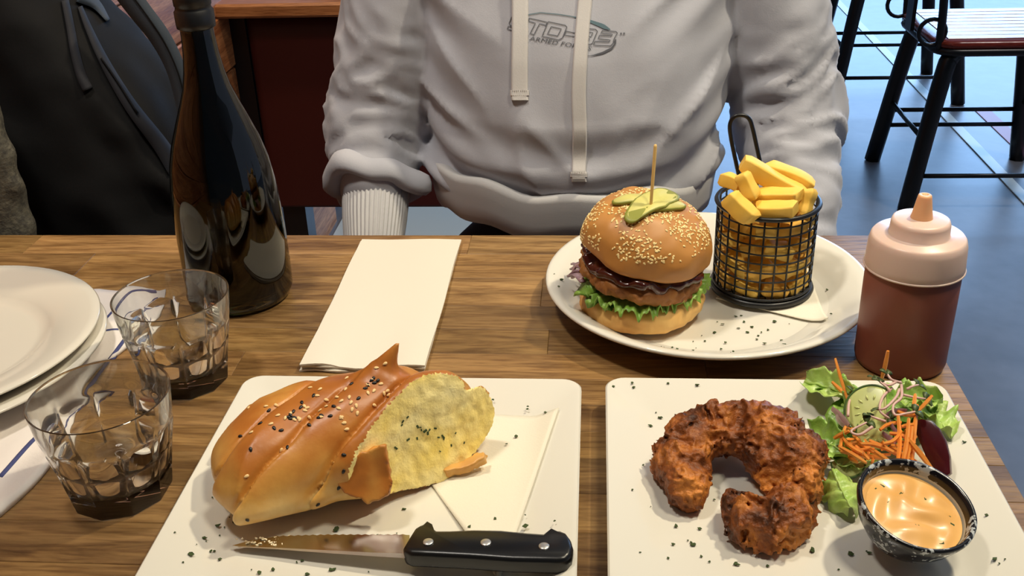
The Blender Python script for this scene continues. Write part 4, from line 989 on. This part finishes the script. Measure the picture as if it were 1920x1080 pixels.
def cuc(c, n, R, ang0, ang1, label, th=.004):
    c = Vector(c); n = Vector(n).normalized(); U = Vector((1, 0, 0)); U = (U-n*U.dot(n)).normalized(); W_ = n.cross(U); m = 40
    t = thing('cucumber_slice', c, label, 'cucumber', 'cucumber slices of the side salad')
    ar = [math.radians(ang0+(ang1-ang0)*k/m) for k in range(m+1)]; rim = [c+(U*math.cos(a)+W_*math.sin(a))*R for a in ar]
    fl_ = [c+(U*math.cos(a)+W_*math.sin(a))*R*.93 for a in ar]
    mk('flesh', *loops([[p-n*th/2 for p in fl_], [p+n*th*.42 for p in fl_], [p*.9+c*.1+n*th/2 for p in fl_]]), M['cucflesh'], t)
    L = [[p0+n*-th/2, p1-n*th/2, p1+n*th*.5, p0+n*th*.5] for p0, p1 in zip(fl_, rim)]
    fixn(mk('skin', *loops(L), M['cucskin'], t))
    for k in range(7):
        a = ar[3+k*5]; p = c+(U*math.cos(a)+W_*math.sin(a))*R*.5+n*th*.5; d = (U*math.cos(a)+W_*math.sin(a)); mk('seed', *tube([p-d*.002, p, p+d*.002], [.0003, .0009, .0003], 6), M['cucflesh'], t)
cuc(P(1634, 770, .040), (-.45, -.55, .72), .0185, 50, 300, 'big half-moon cucumber slice leaning on the carrot and sprouts')
cuc(P(1640, 812, .033), (-.2, -.75, .6), .0125, 150, 360, 'small cucumber slice under the big half-moon slice')
cuc(P(1590, 866, .020), (-.2, -.6, .75), .0115, 180, 400, 'cucumber slice lying in front near the curled chicken')
def shred(pa, pb, r, label, name='carrot_shred', m='carrot', cat='carrot', group='shredded carrot of the side salad', bend=.1, flat=.7):
    a, b = Vector(pa), Vector(pb); d = b-a; s = Vector((-d.y, d.x, d.z*.2+.5*d.length))*bend*random.uniform(-1, 1); pts = smoothpath([a, a.lerp(b, .35)+s, a.lerp(b, .7)+s*.8, b], 4)
    n = len(pts); return autosmooth(mk(name, *tube(pts, [r*(.55+.45*math.sin(PI*(.15+.75*k/(n-1)))) for k in range(n)], 5, flat), M[m], label=label, cat=cat, group=group), 50)
LB = 'thin orange carrot shred in the salad heap behind the sauce bowl'
shred(P(1595, 765, .030), P(1566, 672, .055), .0016, 'long carrot shred pointing up above the green lettuce leaf')
shred(P(1588, 742, .032), P(1560, 716, .036), .0018, 'short thick carrot shred lying on the green lettuce leaf')
shred(P(1654, 708, .045), P(1665, 658, .065), .0022, 'carrot shred standing upright out of the sprouts')
shred(P(1722, 770, .045), P(1748, 742, .052), .0020, 'carrot shred poking up beside the bright curly leaf')
shred(P(1783, 868, .014), P(1803, 861, .014), .0018, 'loose carrot shred on the plate beside the beetroot slice')
shred(P(1781, 880, .012), P(1789, 874, .012), .0018, 'tiny carrot scrap on the plate beside the beetroot slice')
for a, b in (((1683, 868, .036), (1684, 780, .050)), ((1692, 868, .038), (1704, 785, .052)), ((1700, 866, .036), (1710, 800, .048)), ((1710, 868, .034), (1720, 760, .050)), ((1715, 780, .048), (1716, 740, .052)), ((1748, 880, .034), (1700, 820, .046)), ((1740, 868, .032), (1706, 826, .040))):
    shred(P(*a), P(*b), .0021, LB, bend=.05)
for a, b in (((1615, 832, .040), (1676, 848, .040)), ((1575, 838, .034), (1625, 868, .034)), ((1580, 820, .034), (1618, 850, .036)), ((1600, 815, .036), (1660, 858, .036)), ((1564, 822, .032), (1592, 808, .040)), ((1640, 845, .040), (1672, 868, .036)), ((1576, 846, .032), (1660, 860, .030)), ((1650, 806, .044), (1690, 792, .046)), ((1655, 832, .044), (1690, 808, .046)), ((1690, 800, .046), (1712, 796, .046)), ((1590, 850, .030), (1640, 842, .036)), ((1604, 836, .036), (1630, 862, .032)), ((1630, 826, .038), (1700, 862, .034)), ((1660, 868, .030), (1712, 848, .036)), ((1668, 812, .044), (1716, 832, .042)), ((1680, 770, .046), (1724, 778, .046)), ((1585, 800, .036), (1575, 845, .030)), ((1572, 838, .026), (1610, 828, .032)), ((1600, 858, .026), (1680, 866, .026)), ((1610, 770, .034), (1590, 760, .034))):
    shred(P(*a), P(*b), .0017, LB)
for k in range(26):
    x, y = random.uniform(1575, 1720), random.uniform(800, 862); a = random.uniform(0, PI); d = random.uniform(14, 26); shred(P(x-d*math.cos(a), y-d*.5*math.sin(a), .026), P(x+d*math.cos(a), y+d*.5*math.sin(a), .030), .0016, LB)
# purple cabbage and onion pieces
for a, b in (((1560, 766, .040), (1592, 798, .036)), ((1568, 772, .038), (1585, 800, .034)), ((1590, 745, .036), (1596, 775, .034))): shred(P(*a), P(*b), .0028, 'pale pink onion strip lying beside the cucumber', 'onion_strip', 'onion', 'onion', 'onion strips of the side salad', flat=.35)
for a, b in (((1660, 780, .044), (1700, 770, .046)), ((1655, 812, .040), (1680, 830, .040)), ((1668, 790, .046), (1690, 820, .042))): shred(P(*a), P(*b), .0022, 'dark purple cabbage strip among the carrot shreds', 'cabbage_strip', 'cabbage', 'cabbage', 'cabbage strips of the side salad', flat=.5)
# beetroot slice
def beet():
    out = [(1712, 790), (1728, 785), (1746, 789), (1760, 803), (1772, 826), (1780, 856), (1782, 888), (1770, 896), (1752, 886), (1738, 862), (1724, 828), (1715, 805)]
    c = P(1748, 845, .030); n = Vector((-.55, -.62, .55)).normalized(); pts = []
    for a, b in out:
        d = ray(a, b); pts.append(CAM+d*((c-CAM).dot(n)/d.dot(n)))
    cc = sum(pts, Vector())/len(pts); L = []
    for s, h in ((.80, -.006), (.96, -.0055), (1.0, -.004), (1.0, -.001), (.985, 0), (.86, .0006)): L.append([cc+(p-cc)*s+n*h for p in pts])
    o = fixn(mk('beetroot_slice', *loops(L), M['beet'], label='dark red beetroot slice standing behind the sauce bowl', cat='beetroot')); return o
autosmooth(beet(), 35)
# sprouts
def sprout(pxs, label):
    pts = smoothpath([P(*q) for q in pxs], 5); n = len(pts); t = thing('sprout', pts[0], label, 'sprout', 'sprouts on top of the side salad')
    mk('stem', *tube(pts, [.0011-.0004*k/n for k in range(n)], 6), M['sprout'], t)
    for s in (-1, 1):
        c = pts[-1]; d = (pts[-1]-pts[-2]).normalized(); sd = Vector((-d.y, d.x, .4)).normalized()*s; L = []
        for k in range(9):
            u = k/8; w_ = .0026*math.sin(PI*(.08+.88*u))**.7; p = c+(d*.5+sd).normalized()*(.0065*u)+Vector((0, 0, .0012*math.sin(PI*u))); q = d.cross(sd).normalized(); r_ = q.cross((d*.5+sd).normalized()); L.append([p-r_*w_, p+q*.0003, p+r_*w_, p-q*.0004])
        fixn(mk('leaf', *loops(L), M['sproutleaf'], t))
SPL = 'pink-stemmed sprout with small dark leaves on the salad heap'
for q in ([(1672, 728, .050), (1655, 745, .052), (1650, 770, .050), (1668, 785, .046)], [(1690, 722, .052), (1690, 745, .053), (1675, 760, .052), (1678, 778, .050), (1700, 775, .050), (1716, 772, .050)], [(1680, 716, .054), (1665, 722, .054), (1642, 710, .054)], [(1690, 718, .052), (1672, 712, .056), (1664, 702, .058)], [(1700, 730, .050), (1712, 724, .052), (1722, 722, .050)], [(1636, 800, .046), (1612, 815, .042), (1596, 808, .042), (1625, 792, .046)], [(1668, 735, .052), (1665, 728, .054), (1650, 716, .055)], [(1686, 730, .052), (1680, 745, .054), (1660, 765, .052), (1645, 768, .050)], [(1660, 790, .046), (1645, 785, .048), (1632, 780, .048)], [(1692, 740, .050), (1715, 745, .048), (1735, 748, .046)], [(1590, 780, .040), (1592, 755, .042), (1600, 735, .040)]):
    sprout(q, SPL)
frp = [(1187, 747), (1238, 783), (1252, 743), (1185, 742), (1306, 745), (1230, 776), (1467, 716), (1464, 712), (1340, 934), (1268, 985), (1296, 1014), (1290, 1010), (1300, 1018), (1262, 1018), (1253, 1046), (1312, 988), (1380, 1054), (1384, 1056), (1496, 1016), (1523, 1030), (1524, 1026), (1573, 1065), (1595, 1036), (1625, 1030), (1630, 1034), (1800, 852), (1803, 855), (1845, 985), (1870, 1070), (1880, 1066), (1862, 1062), (1910, 1034), (1830, 720), (1220, 800), (1178, 720), (1150, 750), (1206, 880), (1220, 955), (1185, 935), (1315, 1040), (1440, 1058), (1330, 1050), (1200, 1050)]
flakes('parsley_flakes', [P(a, b, .010)[:2] for a, b in frp], 'herb', 'green parsley flakes scattered over the fried chicken plate', 'herbs', hR, keep=lambda x, y: PLR[0]+.003 < x < PLR[1]-.003 and PLR[2] < y < PLR[3]-.003)

# ================================================================== burger
BX, BY = .0405, .813; B0 = T+.0068
bg_ = thing('burger', (BX, BY, B0), 'burger with a seeded bun, dark sauced patty and pickles on a pick', 'burger')
def bun0(p):
    q = p-np.array([BX, BY, B0]); r = np.hypot(q[:, 0], q[:, 1]*1.04); z = q[:, 2]
    d = ((np.abs(r/.0545)**3+np.abs((z-.015)/.0155)**3)**(1/3)-1)*.0155
    return np.maximum(d-.0010*pn(p*30)-.0004*pn(p*140), -z)
mk('bottom_bun', *surfnet(bun0, (BX-.07, BY-.07, B0-.004), (BX+.07, BY+.07, B0+.04), .0022, 1), M['bunlow'], bg_)
def lett():
    n, m = 260, 7; L = []
    for j in range(m):
        u = j/(m-1); ring = []
        for i in range(n):
            a = 2*PI*i/n; big = .0035*math.sin(3*a+1)+.002*math.sin(7*a); rf = u*u*(.0042*math.sin(27*a+1.2*math.sin(5*a))+.0026*math.sin(61*a+2*math.sin(9*a)))
            r = .036+u*(.0195+big)+(u > .9)*.0008*math.sin(90*a); ring.append((BX+r*math.cos(a), BY+r*math.sin(a)*.97, B0+.0325-.0045*u*u+rf+.004*max(0, -math.cos(a))*u))
        L.append(ring)
    return loops(L, False, False)
lo = mk('lettuce', *lett(), M['lettuce'], bg_); sm = lo.modifiers.new('thick', 'SOLIDIFY'); sm.thickness = .0006
for k, (px_, py_, h, sd) in enumerate(((1092, 548, .040, 1), (1112, 562, .036, 2), (1140, 570, .034, 3))):
    L = []; c = P(px_, py_, h); ang = math.radians(205+k*16); d = Vector((math.cos(ang), math.sin(ang), -.25)).normalized(); S = Vector((-d.y, d.x, 0)).normalized()
    for i in range(11):
        u = i/10; w_ = .011*math.sin(PI*(.15+.8*u)); up = Vector((0, 0, 1)); L.append([c+d*(.02*(u-.6))-S*w_+up*.003*math.sin(5*u+sd), c+d*(.02*(u-.6))+up*(.002+.002*math.sin(9*u)), c+d*(.02*(u-.6))+S*w_+up*.003*math.sin(7*u+2*sd), c+d*(.02*(u-.6))-up*.0006])
    fixn(mk('lettuce_frill', *loops(L), M['lettuce'], bg_))
tl = Matrix.Translation((BX-.001, BY, B0+.0445)) @ Matrix.Rotation(math.radians(9), 4, 'Y') @ Matrix.Rotation(math.radians(4), 4, 'X')
tli = np.array(tl.inverted())
def loc_(p): return p@tli[:3, :3].T+tli[:3, 3]
def patty(p):
    q = loc_(p); r = np.hypot(q[:, 0], q[:, 1]); d = ((np.abs(r/.0535)**3.2+np.abs(q[:, 2]/.0115)**3.2)**(1/3.2)-1)*.0115
    return d-.0008*pn(p*45)-.0007*pn(p*190)
mk('patty', *surfnet(patty, (BX-.07, BY-.07, B0+.02), (BX+.07, BY+.07, B0+.08), .0020, 1), M['patty'], bg_)
def bbq(p):
    q = loc_(p)-np.array([0, 0, .0115]); a = np.arctan2(q[:, 1], q[:, 0]); r = np.hypot(q[:, 0], q[:, 1]); drip = .004*np.sin(5*a+1)+.003*np.sin(9*a)
    R = .0525+.0008*np.sin(7*a); d = ((np.abs(r/R)**4+np.abs((q[:, 2]+.001+np.clip(drip, -.002, .004)*np.clip((r-.04)/.012, 0, 1))/.006)**4)**.25-1)*.006
    return d-.0007*pn(p*90)
mk('sauce_layer', *surfnet(bbq, (BX-.07, BY-.07, B0+.035), (BX+.07, BY+.07, B0+.09), .0019, 1), M['bbq'], bg_)
tt = Matrix.Translation((BX-.001, BY-.001, B0+.0600)) @ Matrix.Rotation(math.radians(13), 4, 'Y') @ Matrix.Rotation(math.radians(8), 4, 'X'); tti = np.array(tt.inverted())
def bun1(p):
    q = p@tti[:3, :3].T+tti[:3, 3]; r = np.hypot(q[:, 0], q[:, 1]); z = q[:, 2]; zs = np.where(z > .010, (z-.010)/.0395, (z-.010)/.0135)
    d = ((np.abs(r/.0548)**2.25+np.abs(zs)**2.25)**(1/2.25)-1)*.036
    return d-.0022*pn(p*26+3)-.0009*pn(p*70)
tb1 = mk('top_bun', *surfnet(bun1, (BX-.07, BY-.07, B0+.045), (BX+.07, BY+.07, B0+.13), .0022, 2), M['bun'], bg_)
btree = bvh(tb1); V = []; F = []; sv = np.array([(v.co.x, v.co.y, v.co.z) for v in sw.vertices])*.78; sf = [tuple(p.vertices) for p in sw.polygons]; cnt = 0
bcen = Vector((BX, BY, B0+.068))
while cnt < 1250:
    a = random.uniform(0, 2*PI); el = math.asin(random.uniform(.12, 1)); dr = Vector((math.cos(a)*math.cos(el), math.sin(a)*math.cos(el), math.sin(el)))
    if pn(np.array([[dr.x*2.6+3, dr.y*2.6, dr.z*2.6+2.5]]))[0] < random.uniform(-.4, .25): continue
    l, n, i, d = btree.ray_cast(bcen+dr*.2, -dr)
    if l is None: continue
    v, f = xf((sv*random.uniform(.75, 1.1), sf), basis(l+n*.0002, n, random.uniform(0, PI))); F += [tuple(i+len(V) for i in q) for q in f]; V += [tuple(p) for p in v]; cnt += 1
mk('sesame_seeds', V, F, M['seed'], tb1, kind='stuff')
def pickle(pa, pb, w_, up=0):
    l0, n0 = hitpx(btree, *pa); l1, n1 = hitpx(btree, *pb); ax = (l1-l0); n = (n0+n1).normalized(); S = n.cross(ax).normalized(); L = []; out = []
    for k in range(36):
        a = 2*PI*k/36; u = .5+.5*math.cos(a); s = math.sin(a); s = math.copysign(abs(s)**.75, s)*(.8+.2*u)
        q = l0.lerp(l1, u)+S*(w_*s); hh = btree.find_nearest(q); out.append(Vector(hh[0])+Vector(hh[1])*(.0022+up))
    cc = sum(out, Vector())/len(out)+n*.0008
    o = fixn(mk('pickle_slice', *loops([[p-n*.0013 for p in out], [p+n*.0006 for p in out], [cc+(p-cc)*.90+n*.0014 for p in out]]), M['pickleskin'], bg_))
    mk('pickle_flesh', *loops([[cc+(p-cc)*.93+n*.0009 for p in out], [cc+(p-cc)*.88+n*.0016 for p in out], [cc+(p-cc)*.4+n*.0026 for p in out]]), M['pickle'], o)
pickle((1148, 384), (1215, 376), .0075); pickle((1212, 396), (1282, 388), .0065); pickle((1176, 420), (1264, 372), .0105, .0022)
l0, n0 = hitpx(btree, 1220, 390); tp = PY(1229, 271, l0.y+.002)
mk('cocktail_pick', *tube([l0-Vector((0, 0, .04)), l0, l0.lerp(tp, .97), tp], [.0010, .0013, .0014, .0010], 10), M['stick'], bg_)
for k in range(9):
    a = P(random.uniform(1062, 1085), random.uniform(492, 520), .034); b = P(random.uniform(1088, 1112), random.uniform(488, 530), .046); pts = smoothpath([a, a.lerp(b, .5)+Vector((0, 0, random.uniform(.001, .005))), b], 4)
    mk('cabbage_shred', *tube(pts, .0014, 6, 2.2), M['cabbage' if k % 3 else 'onion'], bg_)

# ================================================================== wire basket of fries
FX, FY, FR = .1505, .859, .0430; F0 = T+.0098; FH = .0845
wb = thing('wire_basket', (FX, FY, F0), 'black wire frying basket with a loop handle on the burger plate', 'basket')
def ring(z, r, t, fl_=None): return tube([(FX+r*math.cos(2*PI*k/64), FY+r*math.sin(2*PI*k/64), F0+z) for k in range(64)], t, 8, flat=fl_, closed=True)
mk('rim', *ring(FH, FR+.0008, .0022, 1.1), M['black'], wb); mk('base_ring', *ring(.0030, FR+.0006, .0030), M['black'], wb); mk('base_ring', *ring(.0078, FR+.0002, .0014), M['black'], wb)
for k in range(1, 9): mk('ring_wire', *ring(.008+k*.0086, FR, .00080), M['black'], wb)
vw = None
for k in range(24):
    a = 2*PI*k/24+.07; p = Vector((FX+FR*math.cos(a), FY+FR*math.sin(a), F0))
    if vw is None:
        v, f = tube([(0, 0, .003), (0, 0, FH)], .00085, 6); vw = mk('upright_wire', v+np.array(p), f, M['black'], wb, org=None); me = vw.data; me.transform(Matrix.Translation(ORG[wb]-p)); vw.location = p-ORG[wb]
    else:
        o = bpy.data.objects.new('upright_wire', me); C.objects.link(o); o.parent = wb; o.location = p-ORG[wb]
for k in range(-4, 5):
    h = math.sqrt(FR**2-(k*.0092)**2)-.001
    mk('floor_wire', *tube([(FX+k*.0092, FY-h, F0+.003), (FX+k*.0092, FY+h, F0+.003)], .00055, 6), M['black'], wb); mk('floor_wire', *tube([(FX-h, FY+k*.0092, F0+.0041), (FX+h, FY+k*.0092, F0+.0041)], .00055, 6), M['black'], wb)
hb = FY+FR+.0022
hp = smoothpath([PY(1389, 345, hb), PY(1379, 300, hb), PY(1370, 255, hb), PY(1369, 232, hb), PY(1377, 219, hb), PY(1391, 216, hb), PY(1404, 222, hb), PY(1411, 240, hb), PY(1421, 285, hb), PY(1434, 345, hb)], 5)
mk('loop_handle', *tube([hp[0]-Vector((0, 0, .02))]+hp+[hp[-1]-Vector((0, 0, .02))], .0019, 8, up=(0, 1, 0)), M['black'], wb)
def fry(a, b, w_, label, m='fry', bend=.06):
    a, b = Vector(a), Vector(b); d = (b-a); Lg = d.length; d.normalize(); up = Vector((0, 0, 1)); S = d.cross(up)
    if S.length < .1: S = Vector((1, 0, 0))
    S.normalize(); N = S.cross(d); rot = random.uniform(-.3, .3); S, N = S*math.cos(rot)+N*math.sin(rot), N*math.cos(rot)-S*math.sin(rot)
    bnd = random.uniform(-1, 1)*bend*Lg; L = []
    tp_ = random.uniform(-.22, .22); sk = (random.uniform(-.5, .5), random.uniform(-.5, .5))
    for k in range(13):
        u = k/12; sc_ = (1-abs(2*u-1)**14*.22)*(1+tp_*(u-.5))*(1+.05*math.sin(9*u+Lg*300)); c = a+d*(Lg*u)+N*(bnd*math.sin(PI*u))
        sk_ = (sk[0] if u < .5 else sk[1])*max(0, abs(2*u-1)-.6)/.4
        L.append([c+S*x*sc_+N*y*sc_+d*(x*sk_) for x, y, _ in rrect(0, 0, w_/2, w_*.43, w_*.11, 0, 3)])
    return autosmooth(mk('french_fry', *loops(L), M[m], label=label, cat='fries', group='thick fries in the wire basket'), 45)
for (a, ya, b, yb, w_, yo, lb) in ((1366, 368, 1414, 412, .0165, -.038, 'broad fry hanging over the front of the basket rim'), (1390, 326, 1412, 374, .0135, -.020, 'short fry leaning on end under the long diagonal fry'), (1392, 304, 1506, 366, .0160, .000, 'longest fry lying diagonally across the top of the heap'), (1432, 316, 1524, 352, .0155, .014, 'long fry lying behind the longest diagonal fry'), (1354, 334, 1392, 348, .0135, -.004, 'fry tip sticking out beside the basket handle'), (1418, 394, 1492, 392, .0155, -.030, 'plump fry resting along the front rim of the basket'), (1416, 370, 1500, 368, .0140, -.014, 'curved fry wedged above the plump front fry'), (1514, 356, 1502, 400, .0145, -.012, 'upright blunt fry at the end of the longest fry'), (1440, 352, 1512, 376, .0135, .006, 'fry half buried under the longest diagonal fry')):
    fry(PY(a, ya, FY+yo), PY(b, yb, FY+yo-.008), w_, lb)
FI = 'thick fry packed inside the wire mesh of the basket'
for lay in range(4):
    n = 9
    for k in range(n):
        a = 2*PI*k/n+lay*.35; r = .0335; zc = F0+.014+lay*.0190; tilt = random.uniform(-.5, .5); t = Vector((-math.sin(a), math.cos(a), 0)); c = Vector((FX+r*math.cos(a), FY+r*math.sin(a), zc)); L_ = random.uniform(.009, .0125)
        d = (t*math.cos(tilt)+Vector((0, 0, 1))*math.sin(tilt)); fry(c-d*L_, c+d*L_, random.uniform(.0125, .0145), FI, 'fry2' if (k+lay) % 2 else 'fry', .02)
    for k in range(2):
        a = random.uniform(0, PI); d = Vector((math.cos(a), math.sin(a), .1)); c = Vector((FX+random.uniform(-.006, .006), FY+random.uniform(-.006, .006), F0+.014+lay*.0195)); fry(c-d*.021, c+d*.021, .017, FI, 'fry', .02)
fbp = [(1040, 548), (1053, 555), (1300, 637), (1305, 650), (1322, 636), (1302, 620), (1345, 600), (1380, 590), (1390, 588), (1355, 605), (1440, 615), (1428, 620), (1420, 633), (1360, 640), (1370, 660), (1375, 658), (1352, 652), (1260, 650), (1245, 652), (1232, 654), (1240, 650), (1270, 655), (1470, 660), (1434, 642), (1480, 604), (1452, 600), (1402, 620), (1395, 600), (1550, 548), (1535, 566), (1557, 598), (1152, 628), (1340, 620), (1316, 626), (1465, 636), (1048, 570), (1300, 655), (1410, 610), (1422, 626), (1385, 612)]
flakes('parsley_flakes', [P(a, b, .009)[:2] for a, b in fbp], 'herb', 'green parsley flakes scattered over the burger plate', 'herbs', hround, keep=lambda x, y: math.hypot(x-BP[0], y-BP[1]) < .139 and math.hypot(x-BX, y-BY) > .057 and math.hypot(x-FX, y-FY) > .047)
